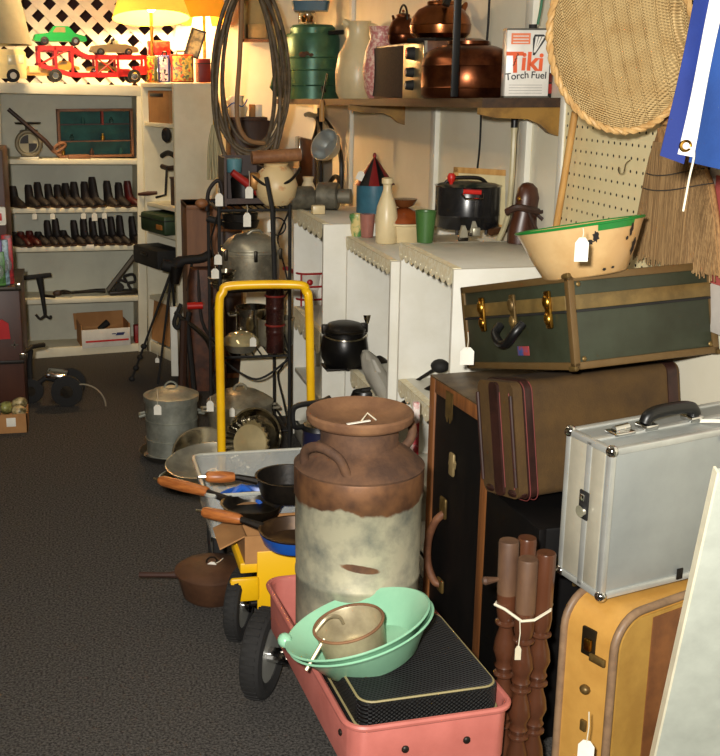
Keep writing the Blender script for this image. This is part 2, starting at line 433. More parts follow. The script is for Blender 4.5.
# low things beside the green box
o = M().box((0, 0, 0), (.12, .03, .022), .004).done('plane_tool', wood_mid); o.location = onA(68, A_Z[4], .06); o.rotation_euler.z = A_RZ
set_tag(o, 'small low wooden block lying in front of the green divided box', 'block')

# tools on the third shelf
p = onA(40, A_Z[1], -.03)
tb = thing('bar_clamp', 'black T shaped clamp hanging in front of the lower shelf edge', 'clamp', p, A_RZ)
M().box((-.095, -.012, .125), (.075, .01, .148), .003, T(rot=(0, R(-4), 0))).done('cross_bar', matteblack, tb)
M().tube([(0, 0, .13), (.012, 0, .03), (.02, 0, -.09)], [.02, .014, .008], 10).done('shaft', matteblack, tb)
M().tube(smooth_path([(-.03, 0, -.075), (-.008, 0, -.1), (.02, 0, -.085), (.045, 0, -.1), (.05, 0, -.085)], 4), .007, 8).done('hook', matteblack, tb)
M().tube([(.012, -.004, .03), (.08, .01, .016)], .008, 8).done('screw', iron, tb)
def gun_tool(px0, px1, z, label, s=1.0):
    a, b = onA(px0, z + .018, .07), onA(px1, z + .018, .07); L = (b - a).length
    t = thing('hand_drill', label, 'hand tool', a, A_RZ)
    M().tube([(0, 0, .004), (L * .15, 0, .008), (L * .2, 0, .0), (L * .8, 0, .006), (L, 0, .002)], [.009, .014, .007, .011, .014], 10).done('shaft', iron, t)
    M().tube(smooth_path([(L * .1, 0, 0), (L * .16, -.03, .02), (L * .28, -.03, .01), (L * .3, 0, .004)], 5), .007, 8).done('crank', iron, t)
    M().ball((L * .05, 0, .004), (.03, .015, .017), 12).done('grip', wood_dark, t)
    return t
gun_tool(55, 105, A_Z[1], 'dark iron brace lying flat on the lower shelf')
a = onA(108, A_Z[1] + .004, .09)
mi = thing('mitre_saw_frame', 'dark iron frame tool with a raised slanting bar on the right of the lower shelf', 'tool', a, A_RZ)
M().box((0, -.05, 0), (.17, .03, .02), .004).done('base', iron, mi)
M().tube([(.0, 0, .02), (.16, 0, .21)], .016, 6).done('slanting_bar', mat('old_grey_bar', (92, 82, 66), .55, .3), mi)
M().tube(smooth_path([(.03, -.03, .02), (.06, -.03, .08), (.1, -.03, .07), (.09, -.03, .1), (.14, -.03, .11), (.15, -.03, .07), (.11, -.03, .06), (.13, -.03, .02)], 5), .008, 8).done('scroll_arm', matteblack, mi)
M().cyl((.06, -.05, .045), (.06, -.02, .045), .022).done('wheel', matteblack, mi)
# carton on the bottom shelf
p = onA(82, A_Z[0], .0)
cb = thing('carton', 'open white cardboard carton with a red stripe on the bottom shelf', 'box', p, A_RZ)
cw, chh = .275, .125
M().box((0, 0, 0), (cw, .006, chh * .82), .001).done('front_wall', mat('carton_white', (228, 222, 210), .7), cb)
w_ = M(); w_.box((0, .006, 0), (.005, .2, chh)); w_.box((cw - .005, .006, 0), (cw, .2, chh)); w_.box((.005, .195, 0), (cw - .005, .2, chh + .04)); w_.box((.005, .006, 0), (cw - .005, .195, .005))
w_.done('inner_wall', cardboard, cb)
fl = M(); fl.box((-.012, -.0, chh * .82), (cw + .0, .004, chh * 1.6), .001, T((0, .0, 0), (R(-28), 0, 0))); fl.done('raised_flap', cardboard, cb).location = (0, .14, -.02)
M().box((.02, -.0012, .03), (cw - .01, 0, .04)).done('red_stripe', red, cb)
lg = M(); lg.prism([(.19, .062), (.235, .062), (.245, .078), (.2, .078)], -.0012, 0); lg.prism([(.17, .07), (.192, .07), (.194, .075), (.172, .075)], -.0012, 0); lg.done('blue_emblem', mat('carton_blue', (30, 42, 96), .6), cb, smooth=0)
o = M().tube([(0, 0, 0), (.05, .03, .03)], [.014, .02], 10).done('dark_tool', matteblack); o.location = p + AX * .11 + AYv * .07 + V((0, 0, .09))
set_tag(o, 'dark tool end sticking out of the white carton', 'tool')
o = M().box((0, 0, 0), (.06, .05, .105), .006).done('red_tin', mat('dull_red', (150, 26, 22), .5)); o.location = onA(135, A_Z[0], .06); o.rotation_euler.z = A_RZ
set_tag(o, 'dull red tin on the bottom shelf right of the white carton', 'tin')

# things in the corner unit
o = thing('cardboard_box', 'brown cardboard box on the uppermost shelf of the corner unit', 'box', onB(.12, B_Z[5], .02), B_RZ)
M().box((0, 0, 0), (.26, .18, .165), .003).done('body', cardboard, o)
M().box((.03, -.004, .135), (.19, .0, .152), .001).done('hand_slot', black, o)
o = M().torus((0, 0, 0), .022, .016, mtx=T(rot=(R(90), 0, 0))).done('rubber_ring', rubber); o.location = onB(.86, 1.225, -.02); o.rotation_euler.z = B_RZ
set_tag(o, 'small black ring hanging at the shelf edge under the cardboard box', 'ring')
br = thing('brace_drill', 'hand brace with two dark wooden grips on the corner unit shelf', 'hand drill', onB(.40, 1.005, .05), B_RZ)
M().tube(smooth_path([(-.02, 0, .1), (.06, 0, .12), (.16, 0, .1), (.19, 0, .06), (.2, 0, .012)], 4), .014, 8).done('grip', matteblack, br)
M().tube(smooth_path([(0, -.01, .045), (.08, -.01, .04), (.17, -.01, .05)], 4), .014, 8).done('grip', wood_dark, br)
M().tube([(.08, -.02, .05), (.075, -.03, -.1), (-.02, -.04, -.12)], .007, 8).done('crank', iron, br)
o = thing('wooden_box', 'small dark wooden box standing on the corner unit shelf under the brace', 'box', onB(.58, B_Z[4], .05), B_RZ)
M().box((0, 0, 0), (.12, .1, .14), .003).done('body', wood_dark, o); M().box((-.004, -.004, .14), (.124, .104, .15), .003).done('lid', wood_red, o)
a = onA(138, A_Z[3] + .075, -.02); b = a + V((.1, -.04, .01))
o = M().tube([V((0, 0, 0)), (b - a) * .5, b - a], [.008, .013, .01], 10).done('mallet_handle', wood_red); o.location = a
set_tag(o, 'reddish wooden tool handle sticking out past the upper boot row', 'tool handle')
gt = thing('toolbox', 'dark green metal toolbox on the corner unit below the brace', 'toolbox', onB(.12, B_Z[3] + .001, .02), B_RZ)
olive = mat('army_green', (40, 62, 34), .5, col2=(30, 46, 26), scale=12)
M().box((0, -.07, 0), (.31, .1, .105), .016).done('body', olive, gt); M().box((-.003, -.073, .075), (.313, .103, .08), .001).done('lid_seam', black, gt)
M().box((.22, -.076, .03), (.29, -.07, .055), .001).done('label', mat('ochre', (170, 110, 40), .6), gt)
o = thing('case', 'long black case on the low shelf of the corner unit behind the tripod head', 'case', onB(0.02, B_Z[2], -.02) + V((0, 0, 0)), B_RZ)
M().box((0, -.06, 0), (.32, .1, .1), .01).done('body', matteblack, o); M().box((.12, -.07, .06), (.2, -.06, .075), .003).done('clasp', iron, o)
o = thing('cardboard_sheet', 'brown cardboard sheet leaning against the corner unit behind the tripod legs', 'cardboard', PZ(165, 352, .02) + V((0, 0, 0)), B_RZ)
M().box((-.13, -.03, .05), (.1, -.02, .29), .002, T(rot=(R(-6), 0, 0))).done('sheet', cardboard, o, smooth=0)

# floor stand / tripod in front of the corner unit
tp = PZ(153, 384, 0)
tr = thing('tripod', 'black tripod stand with a dark head and knobbly feet in front of the corner unit', 'tripod', tp)
top = PY(172, 270, tp.y) - tp
for px, py in ((131, 381), (158, 384), (178, 370)):
    f = PZ(px, py, 0) - tp
    leg = M(); leg.tube([top + V((0, 0, 0)), top.lerp(f, .55), f], [.008, .006, .006], 8)
    leg.done('leg', matteblack, tr)
f = PZ(131, 381, 0) - tp
for k in range(4): M().ball(top.lerp(f, .68 + .1 * k), (.017, .015, .015), 10).done('foot_knob', matteblack, tr)
M().tube(smooth_path([top + V((-.05, 0, .03)), top + V((.0, 0, .02)), top + V((.06, -.02, .05)), top + V((.15, -.03, .06)), top + V((.2, -.03, .09))], 4), [.03] * 8 + [.022] * 9, 10).done('head', matteblack, tr)
M().tube([top + V((.02, 0, .02)), top + V((.01, 0, -.07))], [.04, .022], 12).done('collar', iron, tr)
M().tube([top + V((.1, -.02, .05)), top + V((.07, -.05, -.1))], .006, 8).done('pan_handle', matteblack, tr)
price_tag(PY(157, 352, tp.y - .02), 'little paper tag low on the black tripod leg', length=.03, w=.02, h=.026)

# ------------------------------------------------------------------ on top of the shelving
TZ = 1.49
def wheel_mb(m, c, r, w, axis='y'):
    c = V(c); d = V((0, w / 2, 0)) if axis == 'y' else V((w / 2, 0, 0))
    m.tube([c - d, c - d * .8, c + d * .8, c + d], [r * .86, r, r, r * .86], 20)
tyre = mat('toy_tyre', (24, 20, 18), .7)
toycream = mat('toy_cream', (246, 218, 140), .35)
t0 = onA(2, TZ, .09)
cab = thing('toy_truck', 'cream toy truck cab pulling the red car carrier', 'toy truck', t0, A_RZ)
M().prism([(-.06, .02), (.125, .02), (.125, .15), (.105, .168), (-.06, .168)], -.05, .05).done('cab_body', toycream, cab)
M().box((.03, -.052, .09), (.075, -.048, .14), .002).done('window', mat('toy_window', (240, 226, 180), .2), cab)
M().box((.085, -.052, .095), (.115, -.048, .14), .002).done('window', mat('toy_window', (240, 226, 180), .2), cab)
M().box((.12, -.04, .035), (.31, .04, .07), .004).done('chassis', mat('toy_chassis', (206, 150, 70), .4), cab)
M().box((.14, -.045, .05), (.2, .045, .085), .003).done('step', toycream, cab)
for x in (.055, .275):
    for y in (-.052, .052):
        w = M(); wheel_mb(w, (x, y, .035), .034, .022); wh = w.done('wheel', tyre, cab)
        h = M(); wheel_mb(h, (x, y, .035), .018, .025); h.done('hub', chrome if x > .1 else paper, wh)
tl = thing('toy_car_carrier', 'red toy car carrier trailer with open latticed sides', 'toy trailer', onA(38, TZ, .09), A_RZ)
TL = (onA(145, TZ, .09) - onA(38, TZ, .09)).length
for y in (-.055, .049):
    s = M()
    topz = lambda x: .192 if x < TL * .3 else (.192 - .045 * min((x - TL * .3) / (TL * .15), 1))
    botz = lambda x: (.085 - .055 * min(x / (TL * .32), 1)) if x < TL * .75 else .045
    n = 26
    for f0, f1 in ((lambda x: topz(x) - .024, topz), (botz, lambda x: botz(x) + .022)):
        xs = [TL * i / n for i in range(n + 1)]
        poly = [(x, f0(x)) for x in xs] + [(x, f1(x)) for x in reversed(xs)]
        s.prism(poly, y, y + .006)
    for x in (0, .09 * TL / .6, TL * .3, TL * .52, TL * .72, TL - .012):
        s.box((x, y, botz(x)), (x + .014, y + .006, topz(x)))
    for xa, xb in ((.03, .28), (.54, .71)):
        s.tube([(TL * xa, y + .003, botz(TL * xa) + .02), (TL * xb, y + .003, topz(TL * xb) - .02)], .004, 6)
    s.tube([(TL * .71, y + .003, .05), (TL * .54, y + .003, .13)], .004, 6)
    s.box((TL * .74, y, .035), (TL * .84, y + .006, .075)); s.box((TL * .9, y, .06), (TL, y + .006, .09))
    s.done('side_frame', red, tl, smooth=0)
M().box((.0, -.05, .16), (TL * .3, .05, .168)).done('upper_deck', red, tl)
M().box((TL * .42, -.05, .126), (TL, .05, .132)).done('upper_deck', red, tl)
M().box((TL * .1, -.05, .05), (TL, .05, .056)).done('lower_deck', red, tl)
for y in (-.058, .05):
    w = M(); wheel_mb(w, (TL * .88, y, .036), .036, .022); wh = w.done('wheel', tyre, tl)
    h = M(); wheel_mb(h, (TL * .88, y, .036), .02, .025); h.done('hub', chrome, wh)
def toy_car(p, L, m, label, top=True):
    t = thing('toy_car', label, 'toy car', p, A_RZ)
    b = M(); h = L * .16
    b.prism([(0, h * .6), (L * .04, h * 1.25), (L * .3, h * 1.45), (L * .72, h * 1.5), (L * .97, h * 1.1), (L, h * .6), (L * .96, h * .45), (L * .04, h * .45)], -L * .16, L * .16)
    b.done('body', m, t)
    if top:
        r = M(); r.prism([(L * .3, h * 1.4), (L * .4, h * 2.2), (L * .66, h * 2.2), (L * .78, h * 1.4)], -L * .13, L * .13); r.done('roof', m, t)
        g = M(); g.prism([(L * .36, h * 1.5), (L * .43, h * 2.08), (L * .6, h * 2.08), (L * .6, h * 1.5)], -L * .133, L * .133); g.done('side_window', mat('toy_glass', (150, 130, 90), .2), t)
    else:
        r = M(); r.tube([(L * .38, -L * .12, h * 1.4), (L * .48, -L * .12, h * 2.3), (L * .48, L * .12, h * 2.3), (L * .38, L * .12, h * 1.4)], L * .012, 6); r.done('windscreen_frame', chrome, t)
        M().box((L * .5, -L * .12, h * 1.45), (L * .58, L * .12, h * 1.95), .004).done('seat', mat('toy_seat', (190, 180, 150), .6), t)
    for x in (.2, .78):
        for y in (-.155, .155):
            w = M(); wheel_mb(w, (L * x, L * y, h * .5), h * .5, L * .05); wh = w.done('wheel', tyre, t)
            q = M(); wheel_mb(q, (L * x, L * y, h * .5), h * .26, L * .056); q.done('hub', chrome, wh)
    return t
pz = onA(35, TZ, .09); toy_car(pz + V((0, 0, .193)), .28, green, 'green toy car riding on the top deck of the red carrier')
pz = onA(91, TZ, .09); toy_car(pz + V((0, 0, .148)), .26, mat('toy_grey', (150, 132, 96), .35, .3), 'grey open topped toy car riding behind the green one', top=False)
pz = onA(48, TZ, .09); toy_car(pz + V((0, 0, .057)), .17, mat('toy_ochre', (206, 160, 44), .4), 'yellow toy car on the lower deck of the carrier, next to the truck cab')
pz = onA(87, TZ, .09); toy_car(pz + V((0, 0, .057)), .17, mat('toy_ochre2', (190, 140, 30), .4), 'yellow toy car on the lower deck of the carrier, toward its rear wheels')

# lunch boxes
def lunch_box(p, w, d, h, rz, label, edge, base, spots, tilt=0.0, handle=True):
    t = thing('lunch_box', label, 'lunch box', p, rot=(0, tilt, rz))
    M().box((0, 0, 0), (w, d, h), .006).done('body', edge, t)
    m = bpy.data.materials.get('print_' + label[:18])
    if not m:
        m = bpy.data.materials.new('print_' + label[:18]); m.use_nodes = True; nt = m.node_tree
        b = nt.nodes['Principled BSDF']; b.inputs['Roughness'].default_value = .35
        vo = nt.nodes.new('ShaderNodeTexVoronoi'); vo.inputs['Scale'].default_value = 85
        tc = nt.nodes.new('ShaderNodeTexCoord'); cr = nt.nodes.new('ShaderNodeValToRGB'); cr.color_ramp.interpolation = 'CONSTANT'
        nt.links.new(tc.outputs['Object'], vo.inputs['Vector']); nt.links.new(vo.outputs['Color'], cr.inputs['Fac'])
        e = cr.color_ramp.elements; e[0].color = lin(base); e[1].color = lin(spots[0]); e[1].position = .5
        for k, c in enumerate(spots[1:]):
            q = e.new(.62 + .12 * k); q.color = lin(c)
        nt.links.new(cr.outputs['Color'], b.inputs['Base Color'])
    M().box((.008, -.002, .008), (w - .008, 0, h - .008), .0008).done('printed_panel', m, t)
    M().box((-.002, d * .45, .0), (w + .002, d * .55, h + .002), .001).done('rim', steel, t)
    if handle: M().tube([(w * .3, d / 2, h), (w * .32, d / 2, h + .018), (w * .68, d / 2, h + .018), (w * .7, d / 2, h)], .005, 8).done('handle', black, t)
    return t
OB = lambda px, z, back: V((*onA(px, TZ, back).xy, z))
lunch_box(OB(146, 1.486, .12), .055, .08, .14, A_RZ - .5, 'narrow yellow and green lunch box, end on beside the red carrier', mat('lb_green', (90, 100, 50), .4), (190, 170, 50), [(80, 110, 50), (210, 60, 40)])
lunch_box(OB(158.5, 1.486, .1), .062, .08, .145, A_RZ - .35, 'pale blue lunch box with a dark figure, between two other lunch boxes', mat('lb_blue', (40, 50, 130), .4), (190, 190, 200), [(30, 30, 50), (160, 150, 190)])
lunch_box(OB(171.5, 1.486, .08), .125, .09, .15, A_RZ - .1, 'lunch box with a busy yellowish picture and red edges, largest of the row', mat('lb_red', (150, 40, 30), .4), (200, 180, 90), [(150, 150, 90), (190, 90, 50), (90, 110, 90)])
o = thing('tin', 'dark red tin at the end of the lunch boxes by the hose coil', 'tin', OB(199, 1.486, .12), A_RZ)
M().box((0, 0, 0), (.07, .08, .13), .006).done('body', mat('dark_red_tin', (130, 28, 24), .45), o); M().box((-.003, -.003, .1), (.073, .083, .106), .001).done('lid_rim', wood_dark, o)
lunch_box(OB(150, 1.633, .13), .12, .06, .075, A_RZ, 'red lunch box lying behind the others under the lit lamp', mat('lb_bright_red', (208, 36, 26), .4), (214, 50, 36), [(220, 70, 50), (190, 30, 24)], handle=False)
# framed picture leaning on the lunch boxes
fp = thing('picture_frame', 'dark framed picture tilted on top of the lunch boxes', 'picture frame', OB(184, 1.637, .1), rot=(R(-8), R(18), A_RZ - .3))
fm = M(); fw, fh = .085, .155
fm.box((0, 0, 0), (fw, .012, .01), .001); fm.box((0, 0, fh - .01), (fw, .012, fh), .001); fm.box((0, 0, 0), (.01, .012, fh), .001); fm.box((fw - .01, 0, 0), (fw, .012, fh), .001); fm.done('frame', black, fp)
M().box((.01, .004, .01), (fw - .01, .009, fh - .01)).done('picture', mat('print_grey', (120, 118, 96), .5, col2=(60, 64, 60), scale=26, lo=.4, hi=.6), fp)

# lattice divider and lit lamps behind
lat = thing('lattice_panel', 'white diagonal lattice divider behind the toys', 'lattice', V((-.75, 6.82, 1.2)))
lm = M(); LWd, LH = 1.38, 1.3; sp = .114; ww = .042
for sgn in (1, -1):
    k = -LH
    while k < LWd + LH:
        # line x = k + sgn * z clipped to the panel
        pts = []
        for z in (0, LH):
            pts.append((k + (z if sgn > 0 else LH - z), z))
        (xa, za), (xb, zb) = pts
        def clip(xa, za, xb, zb):
            t0, t1 = 0, 1; dx = xb - xa
            for lim, s in ((0, 1), (LWd, -1)):
                q = (lim - xa) / dx
                if (dx > 0) == (s > 0): t0 = max(t0, q)
                else: t1 = min(t1, q)
            return t0, t1
        ta, tb = clip(xa, za, xb, zb)
        if tb - ta > .02:
            P0 = V((xa + (xb - xa) * ta, .006 * sgn, za + (zb - za) * ta)); P1 = V((xa + (xb - xa) * tb, .006 * sgn, za + (zb - za) * tb))
            d = (P1 - P0); Ln = d.length; ang = math.atan2(d.z, d.x)
            lm.box((0, -.005, -ww / 2), (Ln, .005, ww / 2), mtx=T(P0, (0, -ang, 0)))
        k += sp * 1.16
lm.done('slats', mat('lattice_white', (236, 226, 206), .6), lat, smooth=0)
fr = M(); fr.box((-.03, -.015, -.03), (0, .015, LH)); fr.box((LWd, -.015, -.03), (LWd + .03, .015, LH)); fr.box((0, -.015, -.03), (LWd, .015, 0)); fr.done('frame', white, lat)
for px in (-8,):
    pass
def lamp(px, rim_py, rx, label, shade_m, power, dy=.12):
    b = onA(px, TZ, dy); rim = PY(px, rim_py, b.y)
    t = thing('table_lamp', label, 'lamp', b)
    M().lathe([(.0, 0), (.06, 0), (.06, .012), (.02, .03), (.0, .03)]).done('base', brass, t)
    hz = rim.z - TZ
    M().cyl((0, 0, .03), (0, 0, hz + .06), .009).done('pole', brass, t)
    s = M(); prof = [(rx, hz), (rx * .62, hz + .24)]
    rr = [[V((r * math.cos(2 * PI * k / 40), r * math.sin(2 * PI * k / 40), z)) for k in range(40)] for r, z in prof + [(rx * .62 - .003, hz + .24), (rx - .003, hz)]]
    s.rings([[T((0, 0, hz), (R(-9), 0, 0)) @ T((0, 0, -hz)) @ q for q in r_] for r_ in rr], close=True); s.done('shade', shade_m, t)
    M().ball((0, 0, hz + .07), (.03, .03, .04), 16).done('bulb', mat('bulb_glow', (255, 236, 190), .3, emit=(255, 214, 140), estr=9), t)
    ld = bpy.data.lights.new('bulb_light', 'POINT'); ld.energy = power; ld.color = (1, .62, .28); ld.shadow_soft_size = .045
    l = bpy.data.objects.new('bulb_light', ld); COL.objects.link(l); l.parent = t; l.location = (0, 0, hz + .02)
    return t
def shade_mat(name, col, e):
    m = mat(name, col, .8, emit=col, estr=e)
    return m
lamp(153, 14, .212, 'lit table lamp with a wide yellow shade behind the red lunch box', shade_mat('shade_yellow', (248, 200, 70), .8), 60)
lamp(205, 16, .14, 'lit lamp with an orange shade at the end of the shelving, near the hose coil', shade_mat('shade_orange', (240, 150, 30), .6), 11, dy=.3)
# grey shade hanging over the truck cab
q0, q1 = PY(-22, 52, 6.05), PY(24, 45, 6.05)
gs = thing('pendant_lamp', 'unlit grey cloth lampshade hanging over the toy truck cab', 'lamp', V((q0.x - .06, 6.05, q1.z)))
gsm = mat('grey_cloth_shade', (168, 160, 132), .9, bump=.2, bscale=200)
rr = [[V((r * math.cos(2 * PI * k / 36), r * math.sin(2 * PI * k / 36), z)) for k in range(36)] for r, z in ((.325, 0), (.26, .33), (.257, .33), (.322, 0))]
M().rings(rr, close=True).done('shade', gsm, gs)
M().tube([(0, 0, .3), (0, 0, 2.6 - q1.z)], .004, 6).done('cord', black, gs)
M().tube([(-.255, 0, .31), (.255, 0, .31)], .004, 6).done('spider_bar', iron, gs)

# ------------------------------------------------------------------ left edge: display case, box of odds and ends, wheeled toy
LY = 5.05
def lx(px, y=LY): return PY(px, 300, y).x
dz = lambda py: PY(10, py, LY).z
dc = thing('display_case', 'dark red brown display case with metal edged corners at the left edge of the photo', 'display case', V((lx(20), LY, 0)))
panel_m = mat('case_panel', (74, 40, 26), .45, col2=(58, 30, 20), scale=8, stretch=(1, 1, .2), lo=.35, hi=.65)
M().box((-.6, 0, 0), (0, .5, dz(288)), .004).done('lower_cabinet', panel_m, dc)
M().box((-.6, .1, dz(288)), (lx(10) - lx(20), .5, dz(151)), .004).done('upper_cabinet', panel_m, dc)
M().box((-.6, -.012, dz(288) - .012), (.006, .5, dz(288) + .006), .002).done('counter_edge', mat('dark_metal', (60, 54, 48), .4, .8), dc)
M().box((-.6, -.01, dz(362) - .008), (.004, .0, dz(362) + .008), .002).done('seam_strip', iron, dc)
for z in (dz(286), dz(356)): M().box((-.016, -.018, z - .014), (.009, -.008, z + .014), .002).done('corner_plate', steel, dc)
for x0, z0, s in ((-.035, dz(345), .016),):
    c = M(); c.box((x0 - s, -.003, z0 - .003), (x0 + s, 0, z0 + .003)); c.box((x0 - .003, -.003, z0 - s), (x0 + .003, 0, z0 + s)); c.done('cross_mark', steel, dc)
o = thing('price_card', 'white card with a red mark on the dark display case', 'card', PY(-1, 216, LY + .09))
M().box((-.03, -.004, -.04), (.03, 0, .04), .008).done('card', paper, o); M().box((-.012, -.0055, -.02), (.012, -.004, .012), .002).done('red_mark', red, o)
pk = [('green', (90, 150, 70)), ('purple', (110, 70, 150)), ('pale blue', (150, 180, 190)), ('red edged', (190, 40, 44))]
for i, (nm, c) in enumerate(pk):
    px, py, hh = ((3, 285, .15), (1, 272, .2), (7, 285, .2), (11, 285, .22))[i]
    o = thing('toy_packet', nm + ' packaged trinket standing on the counter of the dark display case', 'packet', V((lx(px, LY + .04), LY + .03 + .012 * i, dz(288) + .006)))
    M().box((-.028, 0, 0), (.018, .012, hh), .004).done('card_back', mat('packet%d' % i, c, .4, col2=tuple(v * .5 for v in c), scale=40, lo=.4, hi=.6), o)
    M().ball((-.006, -.006, hh * .4), (.018, .012, .03), 12).done('blister', mat('blister', (220, 225, 225), .1, trans=.6, alpha=.7), o)
o = thing('toy_packet', 'red toy packet hanging low on the front of the dark display case', 'packet', PY(2, 330, LY - .012))
M().prism([(-.05, -.04), (.035, -.04), (.03, .03), (.0, .05), (-.05, .0)], -.01, 0).done('packet', mat('packet_red', (190, 26, 30), .35), o)
o = thing('shallow_carton', 'shallow cardboard tray of packaged odds and ends on the floor by the display case', 'box', V((PZ(28, 433, 0).x, PZ(15, 433, 0).y, 0)))
w_ = M(); w_.box((-.3, 0, 0), (0, .005, .085)); w_.box((-.005, 0, 0), (0, .17, .085)); w_.box((-.3, .165, 0), (0, .17, .085)); w_.box((-.3, .005, 0), (-.005, .165, .004)); w_.done('walls', cardboard, o, smooth=0)
M().box((-.09, -.0015, .03), (-.05, 0, .07), .001).done('label', paper, o)
for i in range(6):
    k = M().ball((0, 0, 0), (.036, .03, .026), 12).done('wrapped_parcel', mat('wrap%d' % (i % 3), ((196, 178, 130), (150, 150, 84), (206, 200, 180))[i % 3], .3, col2=(90, 80, 50), scale=30, lo=.45, hi=.6))
    k.location = o.location + V((-.035 - (i % 3) * .055, .05 + (i // 3) * .06, .085 + .02 * (i % 2))); k.rotation_euler = (.3 * i, .2, i)
    set_tag(k, 'small wrapped item in the shallow floor carton, %s of its six' % ords[i], 'packet', 'wrapped items in the floor carton')
wp = PZ(46, 402, 0) + V((.05, -.03, 0))
wt = thing('wheeled_toy', 'dark wheeled metal toy with chrome fender on the carpet beyond the display case', 'wheeled toy', wp, R(-6))
for (x, y, r) in ((.06, .1, .075), (.06, -.06, .075), (-.12, .02, .06)):
    w = M(); wheel_mb(w, (x, y, r), r, .03); q = w.done('wheel', rubber, wt)
    h = M(); h.cyl((x, y - .017, r), (x, y + .017, r), r * .4); h.done('hub', iron_rim, q)
M().tube([(-.12, .02, .07), (-.05, .02, .12), (.06, .02, .1)], .014, 8).done('frame', matteblack, wt)
M().tube([(-.12, .02, .06), (-.12, .02, .2), (-.11, .02, .26)], .012, 8).done('steering_post', matteblack, wt)
M().tube([(-.14, -.08, .265), (-.1, .0, .28), (-.06, .1, .265)], .012, 8).done('handlebar', matteblack, wt)
M().box((-.06, -.06, .13), (.04, .05, .16), .012, T(rot=(0, R(8), 0))).done('fender', chrome, wt)
M().tube(arc((.13, -.07, .0), .11, 0, 130, 14), .004, 6).done('trim_wire', mat('pale_wire', (150, 140, 120), .5), wt)

# ------------------------------------------------------------------ brown cupboard, board and tools between the corner unit and the rack
CY = 5.64
cx0, cx1 = PY(188, 300, CY).x, PY(243, 300, CY).x
cz = lambda py: PY(200, py, CY).z
cu = thing('brown_cabinet', 'tall brown wooden cabinet standing behind the wire pot rack', 'cabinet', V((cx0, CY, 0)))
M().box((0, 0, 0), (cx1 - cx0, .28, cz(205)), .004).done('carcass', mat('cab_brown', (138, 92, 55), .6, col2=(112, 72, 42), scale=6, stretch=(1, 1, .2)), cu)
M().box((.0, -.012, cz(205) - .02), (cx1 - cx0, .29, cz(205)), .002).done('top_board', wood_mid, cu)
M().box((.16, -.014, .03), (cx1 - cx0 - .01, 0, cz(232)), .003).done('door', wood_dark, cu)
o = thing('canvas_bag', 'worn brown leather bag standing in front of the tall brown cabinet', 'bag', PY(208, 420, CY - .2) * 1)
o.location = V((PY(206, 330, CY - .16).x, CY - .16, 0))
b = M(); zt = PY(206, 268, CY - .16).z
b.rings([[V((p[0] * k, p[1] * k, z)) for p in rrect(.19, .15, .04)] for z, k in ((0, .95), (.05, 1.02), (zt * .5, 1.0), (zt * .9, .9), (zt, .75))])
b.done('body', mat('bag_brown', (92, 52, 30), .55, col2=(60, 32, 20), scale=14, bump=.3), o)
M().tube(smooth_path([(-.04, -.05, zt), (-.03, -.1, zt * .6), (.04, -.1, zt * .4)], 5), .008, 8).done('strap', leather_dk, o)
o = M().cyl((0, 0, 0), (.075, .0, .0), .017).done('red_flashlight', red); o.location = PY(187, 306, CY - .28)
set_tag(o, 'bright red flashlight barrel sticking out of the dark tools by the brown cabinet', 'flashlight')
st_ = thing('tool_bundle', 'bundle of dark tools leaning beside the corner unit', 'tools', PZ(185, 405, 0))
tpz = lambda px, py: PY(px, py, 5.2) - st_.location
M().tube([tpz(182, 398), tpz(184, 320)], .02, 8).done('shaft', wood_dark, st_)
M().tube([tpz(195, 400), tpz(187, 322), tpz(189, 312)], .012, 8).done('shaft', matteblack, st_)
M().tube(smooth_path([tpz(175, 312), tpz(181, 318), tpz(178, 328), tpz(174, 322), tpz(181, 304)], 5), .01, 8).done('crank', matteblack, st_)
M().tube(smooth_path([tpz(180, 318), tpz(195, 328), tpz(207, 340), tpz(212, 352)], 5), .012, 8).done('curved_bar', iron_rim, st_)
o = thing('scythe_blade', 'pale curved metal blade hanging beside the tall brown cabinet', 'blade', PY(211, 340, 5.62))
M().prism([(0, 0), (.016, -.01), (.012, -.12), (-.012, -.2), (.0, -.1)], -.003, .003).done('blade', alu_old, o)
o = M().box((-.018, -.008, 0), (.018, .008, .36), .003).done('white_post', white); o.location = V((PY(175, 375, 5.62).x, 5.62, PY(175, 376, 5.62).z)); o.rotation_euler = (R(-3), 0, -.1)
o.location.z = max(o.location.z, 0)
set_tag(o, 'short white painted post standing beside the tripod', 'post')
# rope tassel hanging on the side of the corner unit
tq = PY(214, 95, 5.93)
mp_ = thing('string_mop', 'pale string tassel with a yellow stick hanging by the cream corner unit', 'mop', tq)
M().cyl((0, 0, 0), (0, 0, -.16), .008).done('stick', mat('yellow_stick', (214, 170, 60), .5), mp_)
m = M()
for k in range(26):
    a = 2 * PI * k / 26; q = .012 + .02 * (k % 3) / 2
    m.tube(smooth_path([(q * .3 * math.cos(a), q * .3 * math.sin(a), -.15), (q * math.cos(a), q * math.sin(a), -.25), (q * 1.2 * math.cos(a + .3), q * math.sin(a + .3), -.4 - .03 * math.sin(k * 3))], 3), .006, 5)
m.done('strands', mat('mop_string', (196, 186, 148), .95), mp_, kind='stuff')

